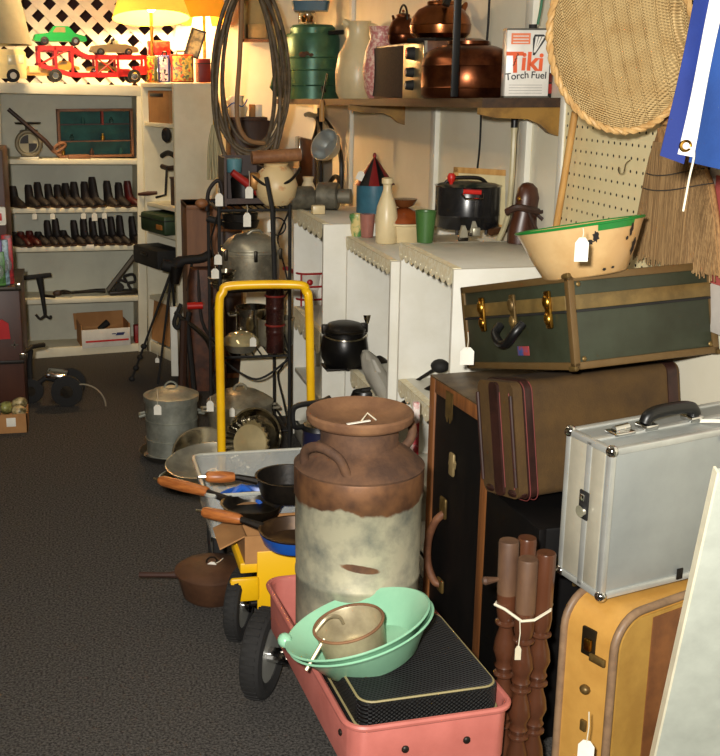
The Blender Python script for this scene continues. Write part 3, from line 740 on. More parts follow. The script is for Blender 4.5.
# ------------------------------------------------------------------ galvanised can, pans and trays on the floor
gp = V((.36, 4.44, 0)); gp = PZ(171, 458, .025); gp.y += .1; gp.x += .015; gp.z = 0
td = thing('flat_pan', 'dark flat round pan on the carpet under the galvanised can', 'pan', gp)
M().lathe([(.0, .002), (.115, .002), (.135, .03), (.139, .031), (.118, .008), (0, .008)]).done('dish', mat('dark_tin', (84, 80, 72), .4, .7), td)
gc = thing('galvanised_can', 'galvanised steamer can with domed lid standing in a flat dark pan', 'can', gp + V((0, 0, .009)))
gr = .107; ght = PY(171, 396, gp.y).z - .009
M().lathe([(0, 0), (gr, 0), (gr, .012), (gr - .003, .014), (gr - .002, ght * .3), (gr + .002, ght * .31), (gr - .002, ght * .32), (gr - .002, ght * .62), (gr + .002, ght * .63), (gr - .002, ght * .64), (gr - .001, ght - .02), (gr + .003, ght)], 40).done('body', galv, gc)
M().lathe([(gr + .004, ght - .02), (gr + .006, ght), (gr + .006, ght + .008), (gr - .01, ght + .012), (gr * .7, ght + .025), (gr * .3, ght + .038), (.02, ght + .04), (0, ght + .04)], 40).done('lid', galv, gc)
M().tube(arc((0, 0, ght + .035), .026, 0, 180, 8), .004, 6).done('lid_handle', galv, gc)
for s in (-1, 1):
    M().tube([(s * gr, -.02, ght * .72), (s * (gr + .022), -.02, ght * .7), (s * (gr + .022), .02, ght * .7), (s * gr, .02, ght * .72)], .006, 8).done('side_handle', galv, gc)
price_tag(PY(157, 389, gp.y - .105), 'paper tag hanging down the side of the galvanised can', length=.065, w=.03, h=.042)
# shiny trays and lids
sp_ = PZ(195, 492, 0)
tray_a = thing('oval_roaster', 'shiny oval metal roaster pan on the floor left of the clear bin', 'pan', sp_ + V((.03, .08, 0)), R(20))
M().lathe([(.0, .003), (.125, .003), (.15, .035), (.158, .038), (.158, .042), (.148, .04), (.12, .01), (0, .01)], 44, sx=1.05, sy=.78).done('dish', steel, tray_a)
tray_b = thing('roaster_lid', 'shiny domed lid lying upside down on the oval roaster pan', 'lid', sp_ + V((.055, .12, .04)), rot=(R(12), R(-6), R(20)))
M().lathe([(0, .0), (.08, .005), (.13, .03), (.15, .05), (.155, .05), (.135, .024), (.08, .0), (0, -.006)], 44, sx=1.05, sy=.78).done('dome', alu, tray_b)
tray_c = thing('round_tray', 'thin round tray tilted up behind the oval roaster pan', 'tray', sp_ + V((.08, .25, .035)), rot=(R(38), 0, R(12)))
M().lathe([(0, 0), (.115, 0), (.14, .02), (.15, .02), (.15, .024), (.138, .024), (.113, .005), (0, .005)], 44).done('dish', steel, tray_c)
# pie pans standing on edge
pc = PY(250, 443, 4.02)
pan1 = thing('pie_pan', 'shiny fluted round pan standing on edge and facing the camera', 'pan', V((pc.x, pc.y, pc.z)), rot=(R(74), R(0), R(-40)))
pr = .094
rg = []
for r, z, fl in ((.004, .0, 0), (pr * .72, .0, 0), (pr * .74, .002, 0), (pr * .98, .03, .04), (pr * 1.05, .031, .04)):
    rg.append([V(((r * (1 + fl * math.cos(24 * 2 * PI * k / 192))) * math.cos(2 * PI * k / 192), (r * (1 + fl * math.cos(24 * 2 * PI * k / 192))) * math.sin(2 * PI * k / 192), z)) for k in range(192)])
for r, z, fl in ((pr * 1.05, .028, .04), (pr * .98, .027, .04), (pr * .74, -.002, 0), (.004, -.003, 0)):
    rg.append([V(((r * (1 + fl * math.cos(24 * 2 * PI * k / 192))) * math.cos(2 * PI * k / 192), (r * (1 + fl * math.cos(24 * 2 * PI * k / 192))) * math.sin(2 * PI * k / 192), z)) for k in range(192)])
M().rings(rg).done('dish', steel, pan1)
M().lathe([(0, .02), (pr * .8, .002), (pr * .8, .0)], 48).done('centre_disc', mat('brushed_gold', (226, 208, 160), .3, .6), pan1)  # shallow cone shape added to give the bright wedge highlight
pan2 = thing('pie_pan', 'second shiny round pan leaning just behind the fluted one', 'pan', V((pc.x + .04, pc.y + .06, pc.z + .012)), rot=(R(76), 0, R(-30)))
M().lathe([(.0, 0), (.075, 0), (.1, .03), (.106, .03), (.106, .034), (.099, .034), (.074, .004), (0, .004)], 48).done('dish', steel, pan2)
price_tag(PY(232, 407, 4.2), 'small tag on the stockpot above the pie pans', length=.004, w=.022, h=.036)
# rusty lidded pan
rp = PZ(213, 584, .05); rp.z = 0
rpan = thing('rusty_pan', 'rusty lidded saucepan sitting alone on the carpet', 'pan', rp + V((0, .02, 0)))
rust_pan = mat('rust_brown_pan', (96, 64, 42), .6, .2, col2=(66, 42, 28), scale=9, lo=.35, hi=.65, bump=.2, bscale=70)
M().lathe([(0, 0), (.075, 0), (.088, .012), (.106, .085), (.11, .088)], 40).done('bowl', rust_pan, rpan)
M().lathe([(.112, .086), (.112, .09), (.10, .098), (.05, .11), (.012, .113), (0, .113)], 40).done('lid', rust_pan, rpan)
M().tube([(-.10, 0, .08), (-.14, .0, .082), (-.215, .02, .08)], [.012, .008, .009], 8).done('handle', mat('dark_rust', (64, 38, 28), .7, .2), rpan)
M().tube(arc((0, 0, .112), .016, 0, 180, 8), .003, 6).done('lid_ring', iron, rpan)
price_tag(rp + V((.03, -.01, .135)), 'paper tag lying on the lid of the rusty pan', length=.03, w=.024, h=.034, tilt=R(52), rz=-.35)

# ------------------------------------------------------------------ pots on the wire rack
RX0, RX1, RY0, RY1 = PY(222, 440, 4.42).x, PY(288, 440, 4.45).x, 4.42, 4.78
rc = V(((RX0 + RX1) / 2, (RY0 + RY1) / 2, 0)); rw, rd = (RX1 - RX0) / 2, (RY1 - RY0) / 2
rz_ = lambda py: PY(255, py, 4.5).z
rack = thing('wire_rack', 'black wire rack with scrolled sides full of pots beside the white bookcases', 'rack', rc)
RZ = [.09, rz_(352), rz_(287), rz_(208)]
for sx, sy in ((-1, -1), (1, -1), (1, 1), (-1, 1)):
    M().tube([(sx * rw, sy * rd, 0), (sx * rw, sy * rd, RZ[3] + .02)], .007, 8).done('post', matteblack, rack)
for z in RZ:
    m = M(); m.tube([(-rw, -rd, z), (rw, -rd, z), (rw, rd, z), (-rw, rd, z)], .006, 6, closed=True)
    for k in range(9):
        x = -rw + 2 * rw * (k + .5) / 9; m.tube([(x, -rd, z - .004), (x, rd, z - .004)], .003, 5)
    m.done('wire_shelf', matteblack, rack)
for sx in (-1, 1):
    m = M()
    for a, b in zip(RZ, RZ[1:]):
        h = b - a
        m.tube(smooth_path([(sx * rw, -rd, a), (sx * rw, -rd * .3, a + h * .25), (sx * rw, rd * .5, a + h * .5), (sx * rw, 0, a + h * .7), (sx * rw, -rd, b)], 5), .004, 6)
    m.done('scroll', matteblack, rack)
m = M(); h = RZ[2] - RZ[1]
m.tube(smooth_path([(rw * .95, -rd, RZ[1] - .02), (0, -rd - .02, RZ[1] - .09), (-rw * .95, -rd, RZ[1] - .01)], 8), .005, 6); m.done('front_scroll', matteblack, rack)
def pot(name, label, cat, loc, r, h, m, lid=None, lid_m=None, handles=True, group=None, rz=0, bail=False, flare=0.0):
    t = thing(name, label, cat, loc, rz, group=group)
    M().lathe([(0, 0), (r * (.93 - flare), 0), (r * (.98 - flare), .01), (r, h - .006), (r + .004, h - .004), (r + .004, h), (r - .003, h), (r * (.97 - flare), .012), (0, .008)], 44).done('body', m, t)
    if lid:
        M().lathe([(r + .005, h), (r + .006, h + .008), (r * .92, h + lid * .35), (r * .6, h + lid * .8), (r * .2, h + lid), (0, h + lid)], 44).done('lid', lid_m or m, t)
        M().tube(arc((0, 0, h + lid - .004), r * .2, 0, 180, 8), .006, 8).done('lid_handle', lid_m or m, t)
    if handles:
        for s in (-1, 1):
            M().tube([(s * r, -.03, h * .8), (s * (r + .026), -.026, h * .8), (s * (r + .026), .026, h * .8), (s * r, .03, h * .8)], .006, 8).done('side_handle', m, t)
    if bail: M().tube([(r * math.cos(R(a)), .0, h + r * .25 * math.sin(R(a))) for a in range(0, 181, 15)], .003, 6).done('bail', iron, t)
    return t
q = PY(253, 287, 4.55); canner_h = .175
pc_ = thing('pressure_canner', 'big dull aluminium pressure canner with clamped domed lid on the middle rack shelf', 'canner', V((q.x, 4.6, RZ[2] + .006)))
cr_ = .118
M().lathe([(0, 0), (cr_ * .95, 0), (cr_, .012), (cr_, .115), (cr_ + .009, .118), (cr_ + .009, .126)], 48).done('pot_body', alu_old, pc_)
M().lathe([(cr_ + .009, .127), (cr_ + .009, .136), (cr_, .139), (cr_ * .96, .155), (cr_ * .8, .178), (cr_ * .5, .197), (cr_ * .2, .204), (0, .205)], 48).done('lid', alu, pc_)
M().tube([(-.02, -.03, .2), (.0, -.035, .215), (.03, -.03, .217), (.045, -.02, .203)], .006, 8).done('lid_handle', alu, pc_)
for k in range(6):
    a = R(30 + 60 * k); c = V((math.cos(a), math.sin(a), 0)) * (cr_ + .012)
    M().box(c + V((-.007, -.007, .1)), c + V((.007, .007, .145)), .003).done('clamp', iron_rim, pc_)
for i, (px, hh, r_) in enumerate(((222, .02, .05), (221, .02, .055), (223, .02, .05))):
    o = M().lathe([(0, 0), (r_ * .8, 0), (r_, .016), (r_ + .003, .018), (r_ * .98, .02), (r_ * .78, .004), (0, .004)], 32).done('small_pan', steel)
    o.location = V((PY(px, 280, 4.5).x, 4.47, RZ[2] + .008 + .024 * i))
    set_tag(o, 'small shiny pan in the stack left of the pressure canner, %s from the bottom' % ords[i], 'pan', 'small pans stacked beside the canner')
q = PY(241, 345, 4.5)
cd_ = thing('covered_dish', 'gold tinted covered dish at the front of the lower rack shelf', 'dish', V((q.x, 4.5, RZ[1] + .006)))
M().lathe([(0, 0), (.05, 0), (.072, .03), (.077, .034)], 40).done('dish', alu, cd_)
M().lathe([(.079, .036), (.074, .05), (.05, .075), (.015, .086), (0, .086)], 40).done('lid', mat('gold_glass', (206, 192, 146), .1, .5), cd_)
M().ball((0, 0, .095), .011, 12).done('knob', steel, cd_)
pot('saucepan', 'tall steel pot standing behind the covered dish on the lower rack shelf', 'pot', V((PY(252, 330, 4.68).x, 4.68, RZ[1] + .006)), .07, .15, steel)
pot('grey_pot', 'grey dull pot at the right end of the lower rack shelf', 'pot', V((PY(276, 345, 4.6).x, 4.6, RZ[1] + .006)), .075, .115, alu_old, handles=False)
price_tag(PY(253, 335, 4.41), 'paper tag hanging at the front edge of the lower rack shelf', length=.01, w=.026, h=.038)
q = PY(241, 424, 4.42)
pot('stockpot', 'wide old aluminium stockpot with lid at the foot of the wire rack', 'pot', V((q.x, 4.44, .1)), .132, .115, alu_old, lid=.055)
o = M().box((-.11, -.08, 0), (.06, .08, .095), .006).done('grey_crate', mat('grey_box', (120, 114, 100), .7)); o.location = V((PY(226, 435, 4.42).x, 4.4, 0))
set_tag(o, 'plain grey box on the floor under the stockpot', 'box')
price_tag(PY(210, 396, 4.3), 'paper tag hanging from the left handle of the stockpot', length=.02, w=.028, h=.044)
# ribbed dark cylinder hanging in front of the rack
rp_ = thing('ribbed_cylinder', 'dark red brown ribbed cylinder hanging inside the yellow cart handle', 'cylinder', PY(275, 352, 4.3))
hh = (PY(275, 286, 4.3) - PY(275, 352, 4.3)).length; rr_ = .036
pf = [(0, 0)]
for k in range(14):
    z = hh * k / 14; pf += [(rr_, z + .001), (rr_ * (1.05 if k in (4, 9) else 1.0), z + hh / 42), (rr_, z + hh / 21)]
pf += [(0, hh)]
M().lathe(pf, 28).done('barrel', mat('dark_maroon', (56, 24, 20), .25, col2=(36, 16, 14), scale=14), rp_)
for z in (.42, .86): M().torus((0, 0, hh * z), rr_ * 1.05, .004).done('red_band', mat('band_red', (130, 36, 28), .4), rp_)
M().tube([(0, 0, hh), (-.01, 0, hh + .3), (-.03, .02, hh + .42)], .009, 8).done('hanging_rod', matteblack, rp_)
pnl = thing('leaning_panel', 'tall cream panel standing on the floor behind the wire rack', 'panel', (PY(236, 420, 4.92).x, 4.92, 0))
pw_ = PY(291, 420, 4.92).x - pnl.location.x; pz_ = PY(260, 292, 4.92).z
M().prism([(0, 0), (pw_, 0), (pw_, pz_), (.055, pz_)], 0, .015).done('panel', cream, pnl, smooth=0)
# rack top: crate, grinder and jug
q = PY(243, 207, 4.6)
ck = thing('gadget_crate', 'open dark crate of kitchen gadgets on top of the wire rack', 'crate', V((q.x, 4.62, RZ[3] + .006)))
w_ = M(); w_.box((-.085, -.09, 0), (-.075, .1, .19)); w_.box((.075, -.09, 0), (.085, .1, .15)); w_.box((-.075, .09, 0), (.075, .1, .19)); w_.box((-.075, -.09, 0), (.075, .09, .008)); w_.box((-.075, -.09, 0), (.075, -.082, .03))
w_.done('walls', wood_dark, ck, smooth=0)
o = M().tube([(0, 0, 0), (.12, .01, -.09)], [.014, .02], 10).done('red_peeler', mat('gadget_red', (170, 40, 34), .4)); o.location = PY(232, 172, 4.56)
set_tag(o, 'red handled gadget slanting across the dark crate', 'kitchen gadget')
o = M().lathe([(0, 0), (.03, 0), (.034, .05), (.03, .055), (0, .055)], 20).done('teal_lid', mat('teal_lid', (90, 140, 150), .4)); o.location = PY(234, 172, 4.64)
set_tag(o, 'pale blue tin lid at the back of the dark crate', 'lid')
o = M().lathe([(0, 0), (.05, 0), (.055, .09), (.05, .1), (0, .1)], 24).done('dark_tin', iron); o.location = ck.location + V((.01, .02, .008))
set_tag(o, 'dark round tin inside the gadget crate', 'tin')
mg = thing('meat_grinder', 'cream enamel bowled grinder with a wooden roller on the rack top', 'grinder', V((PY(276, 205, 4.55).x, 4.55, RZ[3] + .006)))
floral = mat('cream_floral', (222, 196, 146), .4, col2=(196, 120, 70), scale=22, lo=.58, hi=.72)
M().lathe([(0, 0), (.05, 0), (.078, .03), (.088, .08), (.07, .135), (.045, .155), (.05, .165)], 36).done('bowl', floral, mg)
M().cyl((-.1, -.01, .19), (.1, .0, .2), .026).done('roller', mat('roller_wood', (152, 106, 68), .5, col2=(124, 80, 48), scale=20), mg)
M().tube(smooth_path([(-.1, -.02, .12), (-.04, -.07, .08), (.04, -.075, .1), (.09, -.05, .15)], 6), .006, 8).done('bent_wire', iron, mg)
M().torus((0, -.085, .025), .035, .003, mtx=T(rot=(R(90), 0, 0))).done('wire_ring', matteblack, mg)
M().box((-.11, -.03, .06), (-.06, .03, .13), .015).done('side_spout', mat('tan_metal', (170, 120, 60), .4, .5), mg)
o = thing('white_jar', 'small cream jar with a red band behind the grey metal cylinders', 'jar', PX(308, 205, 1.03) * 1); o.location.z = .986
M().lathe([(0, 0), (.03, 0), (.034, .05), (.02, .08), (.026, .1), (0, .1)], 24).done('body', mat('jar_cream', (222, 206, 170), .4), o); M().torus((0, 0, .025), .033, .0025).done('red_band', red, o)
jk = thing('wire_gadget', 'dark wire and leather gadget hanging at the left corner of the rack top', 'kitchen gadget', PY(214, 208, 4.6))
M().tube(smooth_path([(-.03, 0, -.01), (-.02, 0, .07), (.02, 0, .11), (.035, 0, .05), (.02, 0, -.03)], 6), .008, 8).done('strap', leather_dk, jk)
M().ball((-.05, 0, .02), (.028, .02, .02), 12).done('knob', wood_mid, jk)
M().tube(smooth_path([(-.03, 0, -.04), (.05, 0, -.06), (.12, 0, -.03)], 6), .014, 10).done('lower_strap', matteblack, jk)
for i, (px, py, lab) in enumerate(((219, 188, 'left end of the rack top'), (249, 171, 'front of the dark gadget crate'), (247, 205, 'middle of the rack top edge, above the canner'), (271, 212, 'rack top edge under the cream grinder'), (218, 252, 'stacked small pans, upper of two'), (215, 266, 'stacked small pans, lower of two'))):
    price_tag(PY(px, py, 4.38), 'white paper tag hanging at the ' + lab, length=(.02, .06, .03, .03, .01, .01)[i], w=.03, h=(.05, .045, .055, .048, .04, .04)[i])
o = thing('coiled_tin_pan', 'dark fluted tin pan under the rack top edge', 'pan', V((PY(240, 216, 4.6).x, 4.6, RZ[3] - .09)))
M().lathe([(0, 0), (.07, .0), (.08, .03), (.07, .032), (.075, .06), (.06, .062), (0, .062)], 32).done('body', iron, o)
# hose coil
hp = PY(249, 78, 4.9)
hc = thing('hose_coil', 'tall loops of old grey brown hose hanging over the rack', 'hose', hp)
hm = mat('old_hose', (98, 82, 58), .6, col2=(70, 58, 40), scale=30)
for k, (w, h, dx, dzz, ph) in enumerate(((.155, .40, 0, 0, 0), (.15, .335, .016, .03, .05), (.135, .395, -.012, -.03, -.05), (.128, .33, .028, .05, .08), (.162, .36, .004, .045, -.03), (.112, .36, .004, .02, .04))):
    M().tube([(dx + w * math.cos(2 * PI * i / 48) * (1 - .12 * math.sin(2 * PI * i / 48)), ph + .02 * math.sin(4 * PI * i / 48), dzz + h * math.sin(2 * PI * i / 48)) for i in range(48)], .0068 + .0012 * (k % 3), 8, closed=True).done('hose_loop', hm, hc)
M().tube(smooth_path([(-.03, -.03, .36), (-.045, -.05, .1), (-.06, -.05, -.15), (-.02, -.05, -.25), (.06, -.04, -.27)], 6), .01, 8).done('hose_end', mat('tan_hose', (140, 104, 66), .6), hc)
M().tube([(0, 0, .38), (0, 0, .5), (0, 0, 2.6 - hp.z)], .005, 6).done('hanger', iron, hc)

# ------------------------------------------------------------------ upper wall shelf and what stands on it
SY0, SY1 = 3.26, 6.7
SXF = 1.2
def shz(y): return 1.449 - (y - SY0) * .0165      # the shelf sags toward the far end
ws = thing('wall_shelf', 'long dark stained wooden shelf on the right wall with a curved bracket', 'shelf', (0, 0, 0))
M().rings([[V((SXF, y, shz(y) - .028)), V((WX, y, shz(y) - .028)), V((WX, y, shz(y))), V((SXF, y, shz(y)))] for y in (SY0, SY1)]).done('board', wood_shelf, ws)
brk = mat('bracket_wood', (150, 112, 48), .5, col2=(112, 80, 34), scale=9)
for y in (SY0 + .012, 4.9):
    m = M(); z = shz(y) - .028
    poly = [(WX, z), (WX, z - .085), (WX - .03, z - .075), (WX - .06, z - .05), (WX - .1, z - .034), (WX - .2, z - .03), (SXF + .0, z - .02), (SXF, z)]
    m.prism(poly, y, y + .03); m.done('bracket', brk, ws)
def onS(px, x): 
    y = PX(px, 99, x).y
    return V((x, y, shz(y) + .001))
# green cooler
q = onS(312, 1.315)
gcool = mat('cooler_green', (64, 112, 90), .38, .35, col2=(48, 88, 70), scale=8, lo=.35, hi=.65)
ck_ = thing('drink_cooler', 'large green metal drink cooler with ridges and a tap on the wall shelf', 'cooler', q, rz=R(-20))
cr2 = .152; ch2 = .34
pf = [(0, 0), (cr2, 0)]
for z in (.09, .19, .27): pf += [(cr2, ch2 * z / .385 * .9 - .004), (cr2 + .004, ch2 * z / .385 * .9), (cr2, ch2 * z / .385 * .9 + .004)]
pf += [(cr2, ch2 - .03), (cr2 - .012, ch2), (0, ch2)]
M().lathe(pf, 48).done('body', gcool, ck_)
M().lathe([(cr2 - .03, ch2), (cr2 - .03, ch2 + .03), (cr2 - .045, ch2 + .045), (0, ch2 + .05)], 40).done('lid', gcool, ck_)
M().tube([(.1, -.1, ch2 + .0), (.19, -.1, ch2 + .005)], .012, 8).done('handle_knob', black, ck_)
M().tube([(.08, -cr2, .05), (.085, -cr2 - .03, .06), (.09, -cr2 - .035, .035)], .012, 8).done('tap', matteblack, ck_)
p = M()
for (x, z, r) in ((-.03, .23, .022), (-.01, .235, .016), (.015, .228, .014)): p.ball((x, -cr2 + .0, z), (r, .004, r * .7), 10)
p.done('rust_patch', rust, ck_)
q2 = q + V((0, 0, ch2 + .052))
o = thing('glass_jar', 'clear glass jar holding gold odds on top of the green cooler', 'jar', q2 + V((-.03, 0, 0)))
M().lathe([(0, 0), (.045, 0), (.047, .005), (.047, .055), (.04, .062), (.036, .062), (.044, .054), (.044, .006), (0, .004)], 32).done('jar_wall', glass_plain, o)
m = M()
for k in range(8): m.ball((.022 * math.cos(k * 2.4), .022 * math.sin(k * 2.4), .014 + .0035 * k), .013, 8)
m.done('gold_filling', brass, o, kind='stuff')
o = thing('blue_tray', 'blue grey tin tray lying across the glass jar above the cooler', 'tray', q2 + V((-.01, 0, .064)), R(-15))
M().rings([[V((x * k, y * k, z)) for x, y in rrect(.2, .15, .02)] for z, k in ((0, .9), (.05, 1.0), (.05, .97), (.004, .86))]).done('tray', mat('tray_blue', (52, 96, 122), .4), o)
o = thing('green_cloth', 'dark green crumpled sack hanging beside the green cooler', 'sack', q + V((-.19, .02, 0)))
M().rings([[V((x * k + dx, y * k * .6, z)) for x, y in rrect(.07, .06, .02)] for z, k, dx in ((.0, .6, .03), (.06, 1.2, .0), (.15, 1.0, .02), (.26, .9, .035), (.36, .6, .02))]).done('sack', mat('sack_green', (34, 72, 54), .8, bump=.4, bscale=40), o)
# cream jug, pink vase
q = onS(357, 1.33)
o = thing('cream_jug', 'big cream stoneware jug on the wall shelf beside the pink speckled vase', 'jug', q)
stone = mat('stoneware', (226, 208, 164), .35, col2=(210, 190, 146), scale=5)
M().lathe([(0, 0), (.085, 0), (.1, .03), (.104, .12), (.09, .2), (.06, .25), (.05, .285), (.053, .33), (.06, .345), (.05, .345), (.044, .33), (.044, .28), (0, .27)], 44).done('body', stone, o)
M().tube(smooth_path([(.05, .03, .33), (.1, .05, .32), (.12, .06, .26), (.09, .05, .21)], 5), .012, 8).done('handle', stone, o)
M().tube([(-.05, 0, .33), (-.075, 0, .345)], [.022, .012], 10).done('spout', stone, o)
q = onS(379, 1.27)
o = thing('speckled_vase', 'pink speckled pottery vase between the cream jug and the radio', 'vase', q)
M().lathe([(0, 0), (.045, 0), (.062, .04), (.07, .12), (.06, .19), (.042, .235), (.044, .27), (.05, .285), (.042, .285), (.036, .26), (0, .25)], 40).done('body', mat('pink_speckle', (196, 120, 116), .4, col2=(230, 196, 176), scale=70, lo=.45, hi=.58), o)
# radio
ra, rb = onS(372, 1.235), onS(424, 1.225)
rv = rb - ra; rlen = V((rv.x, rv.y, 0)).length; r_rz = math.atan2(rv.y, rv.x)
rad = thing('radio', 'wood cased table radio with a dark speaker front and three knobs on the wall shelf', 'radio', ra, r_rz)
rh = .205
M().box((0, .004, 0), (rlen, .12, rh), .004).done('case', mat('radio_wood', (110, 70, 42), .4, col2=(84, 50, 30), scale=12, stretch=(.3, 4, 4)), rad)
M().box((.006, -.002, .008), (rlen * .62, .006, rh - .008), .002).done('speaker_grille', mat('grille_cloth', (54, 38, 28), .9, col2=(36, 26, 20), scale=120), rad)
M().box((rlen * .64, -.004, .006), (rlen - .006, .006, rh - .006), .002).done('control_panel', mat('panel_silver', (186, 176, 140), .3, .8), rad)
M().box((rlen - .01, -.006, 0), (rlen, .006, rh), .001).done('chrome_strip', chrome, rad)
for z, r in ((.165, .024), (.1, .018), (.055, .018)):
    k = M(); k.cyl((rlen * .82, -.004, z), (rlen * .82, -.03, z), r, r * .85); kk = k.done('knob', matteblack, rad)
    h = M(); h.cyl((rlen * .82, -.03, z), (rlen * .82, -.033, z), r * .6); h.done('knob_cap', chrome, kk)
# copper ware
def kettle(name, label, loc, r, h, m, spout_dir, rz=0, bail=True, ridge=True):
    t = thing(name, label, 'kettle', loc, rz)
    pf = [(0, 0), (r * .82, 0), (r * .97, h * .12), (r, h * .3), (r * 1.0, h * .36), (r * 1.02, h * .38), (r, h * .4), (r * .93, h * .6), (r * .74, h * .82), (r * .45, h * .95), (r * .44, h)]
    M().lathe(pf, 48).done('body', m, t)
    M().lathe([(r * .46, h), (r * .44, h * 1.05), (r * .2, h * 1.1), (0, h * 1.11)], 32).done('lid', m, t)
    M().ball((0, 0, h * 1.17), r * .1, 12).done('lid_knob', m, t)
    s = spout_dir
    M().tube(smooth_path([(s * r * .8, 0, h * .3), (s * r * 1.2, 0, h * .5), (s * r * 1.35, 0, h * .85), (s * r * 1.6, 0, h * 1.05)], 5), [r * .2 - r * .008 * i for i in range(16)], 10).done('spout', m, t)
    if bail: M().tube([(r * .62 * math.cos(R(a)), 0, h * .86 + r * .95 * math.sin(R(a))) for a in range(0, 181, 12)], r * .07, 8).done('bail_handle', iron, t)
    return t
q = onS(466, 1.315)
cp = thing('copper_boiler', 'big dark copper boiler pot with ridged sides on the wall shelf', 'pot', q)
br_ = .152; bh = .16
M().lathe([(0, 0), (br_ * .95, 0), (br_, .01), (br_ * 1.0, .03), (br_ * 1.012, .034), (br_, .038), (br_, .1), (br_ * 1.012, .104), (br_, .108), (br_ * .98, .125), (br_ * .86, .15), (br_ * .62, bh + .005), (br_ * .4, bh + .012), (0, bh + .014)], 56).done('body', copper_dk, cp)
M().lathe([(.07, bh + .012), (.07, bh + .022), (.04, bh + .03), (0, bh + .03)], 32).done('lid', copper_dk, cp)
M().tube([(br_ * .7, -.07, bh - .01), (br_ * .82, -.08, bh + .02)], .012, 8).done('lug', iron, cp)
qk = onS(436, 1.315)
k1 = kettle('copper_kettle', 'shiny round copper kettle standing on top of the radio and boiler', V((qk.x, qk.y - .02, shz(qk.y) + rh + .004)), .108, .118, copper, 1, rz=R(40), bail=False)
M().tube(smooth_path([(-.05, -.05, .12), (-.1, -.1, .15), (-.13, -.1, .1)], 5), .013, 8).done('handle', iron, k1)
M().box((-.12, -.06, -.02), (.12, .06, -.003), .002).done('trivet', iron, k1)
qk = onS(401, 1.33)
kettle('copper_kettle', 'small old copper teapot with curved spout behind the shiny copper kettle', V((qk.x, qk.y, shz(qk.y) + rh + .004)), .06, .11, copper_dk, -1, rz=R(-80), bail=True)
# black strap, wires
q = PX(456, 50, 1.185)
o = thing('black_strap', 'thick black strap hanging from the ceiling down to the wall shelf', 'strap', V((1.185, q.y, shz(q.y) + .004)))
M().box((-.012, -.004, 0), (.012, .004, 2.6 - o.location.z), .002).done('strap', black, o)
M().box((-.02, -.01, .3), (.02, .01, .345), .004).done('buckle', matteblack, o)
y_ = onS(478, 1.42).y
o = thing('power_cord', 'thin dark cord running down the wall behind the copper boiler and canner', 'cord', (WX - .012, y_, 2.59))
M().tube(smooth_path([(0, 0, 0), (0, -.02, -.9), (-.004, .03, -1.0), (0, .02, -1.1), (0, .01, -1.3), (.0, .03, -1.45), (-.004, .0, -1.6)], 6), .004, 6).done('cord', matteblack, o)
# torch fuel can
_c = onS(526, 1.335); _t = (_c - V((0, 0, H))).dot(_f)
q0, q1 = PD(504, 98, _t), PD(548, 98, _t); q0.z = q1.z = _c.z
tv = q1 - q0; tw = V((tv.x, tv.y, 0)).length; t_rz = math.atan2(tv.y, tv.x)
tk = thing('fuel_can', 'white and orange rectangular torch fuel can at the near end of the wall shelf', 'can', q0, t_rz)
th = .194
canw = mat('can_white', (236, 232, 222), .3); orange = mat('can_orange', (236, 92, 30), .4); ink = mat('ink_black', (24, 22, 22), .5)
M().box((0, 0, .003), (tw, .06, th), .004).done('body', canw, tk)
for z in (th - .003, -.001): M().box((-.001, -.001, z), (tw + .001, .061, z + .005)).done('seam_rim', mat('tin_rim', (110, 110, 100), .3, .9), tk)
M().cyl((tw * .62, .03, th), (tw * .62, .03, th + .014), .012).done('cap', matteblack, tk)
M().box((tw * .1, -.0008, th * .78), (tw * .53, 0, th * .94)).done('orange_block', mat('can_orange_pale', (240, 130, 84), .4), tk)
tx = M(); 
for i in range(3): tx.box((tw * .14, -.0012, th * (.8 + .045 * i)), (tw * .49, -.0008, th * (.815 + .045 * i)))
tx.done('small_print', canw, tk, smooth=0)
text_mesh('T', .082, orange, tk, 'lettering', (tw * .22, -.001, th * .50), (R(90), 0, 0), shear=-.05, bold=.002)
text_mesh('iki', .072, orange, tk, 'lettering', (tw * .60, -.001, th * .515), (R(90), R(2), 0), bold=.0022)
pts = 'Torch'; 
text_mesh('Torch', .028, ink, tk, 'lettering', (tw * .27, -.001, th * .315), (R(90), R(-6), 0), bold=.0004)
text_mesh('Fuel', .028, ink, tk, 'lettering', (tw * .76, -.001, th * .325), (R(90), R(2), 0), bold=.0004)
M().tube([(tw * (.16 + .012 * k + .03 * (k % 2)), -.001, th * (.47 + .022 * k)) for k in range(9)], .0016, 5).done('black_script_mark', ink, tk)
tor = M()
tor.prism([(tw * .60, th * .62), (tw * .645, th * .62), (tw * .86, th * .84), (tw * .9, th * .88), (tw * .82, th * .92), (tw * .62, th * .92), (tw * .585, th * .86)], -.0008, 0); tor.done('torch_drawing', ink, tk, smooth=0)
tor = M()
for a in (0, 1, 2): tor.prism([(tw * (.612 + .012 * a), th * .66), (tw * (.63 + .012 * a), th * .66), (tw * (.70 + .075 * a), th * .89), (tw * (.645 + .075 * a), th * .89)], -.0012, -.0008)
tor.done('torch_drawing_light', canw, tk, smooth=0)
ln = M()
for i in range(4): ln.box((tw * .1, -.0008, th * (.06 + .04 * i)), (tw * .85, 0, th * (.067 + .04 * i)))
ln.done('small_print', mat('print_grey_lines', (150, 146, 140), .6), tk, smooth=0)
o = M().tube(smooth_path([(0, 0, 0), (.01, 0, .1), (.0, 0, .3), (.005, 0, .8)], 5), .004, 6).done('green_wire', mat('cord_green', (30, 110, 70), .5)); o.location = tk.location + V((tv.x, tv.y, 0)) * .62 + V((.02, .03, th + .014)); set_tag(o, 'green cord rising from behind the torch fuel can', 'cord')
q = PD(555, 98, _t + .1); q.z = shz(q.y) + .001; q.x = min(q.x, WX - .045)
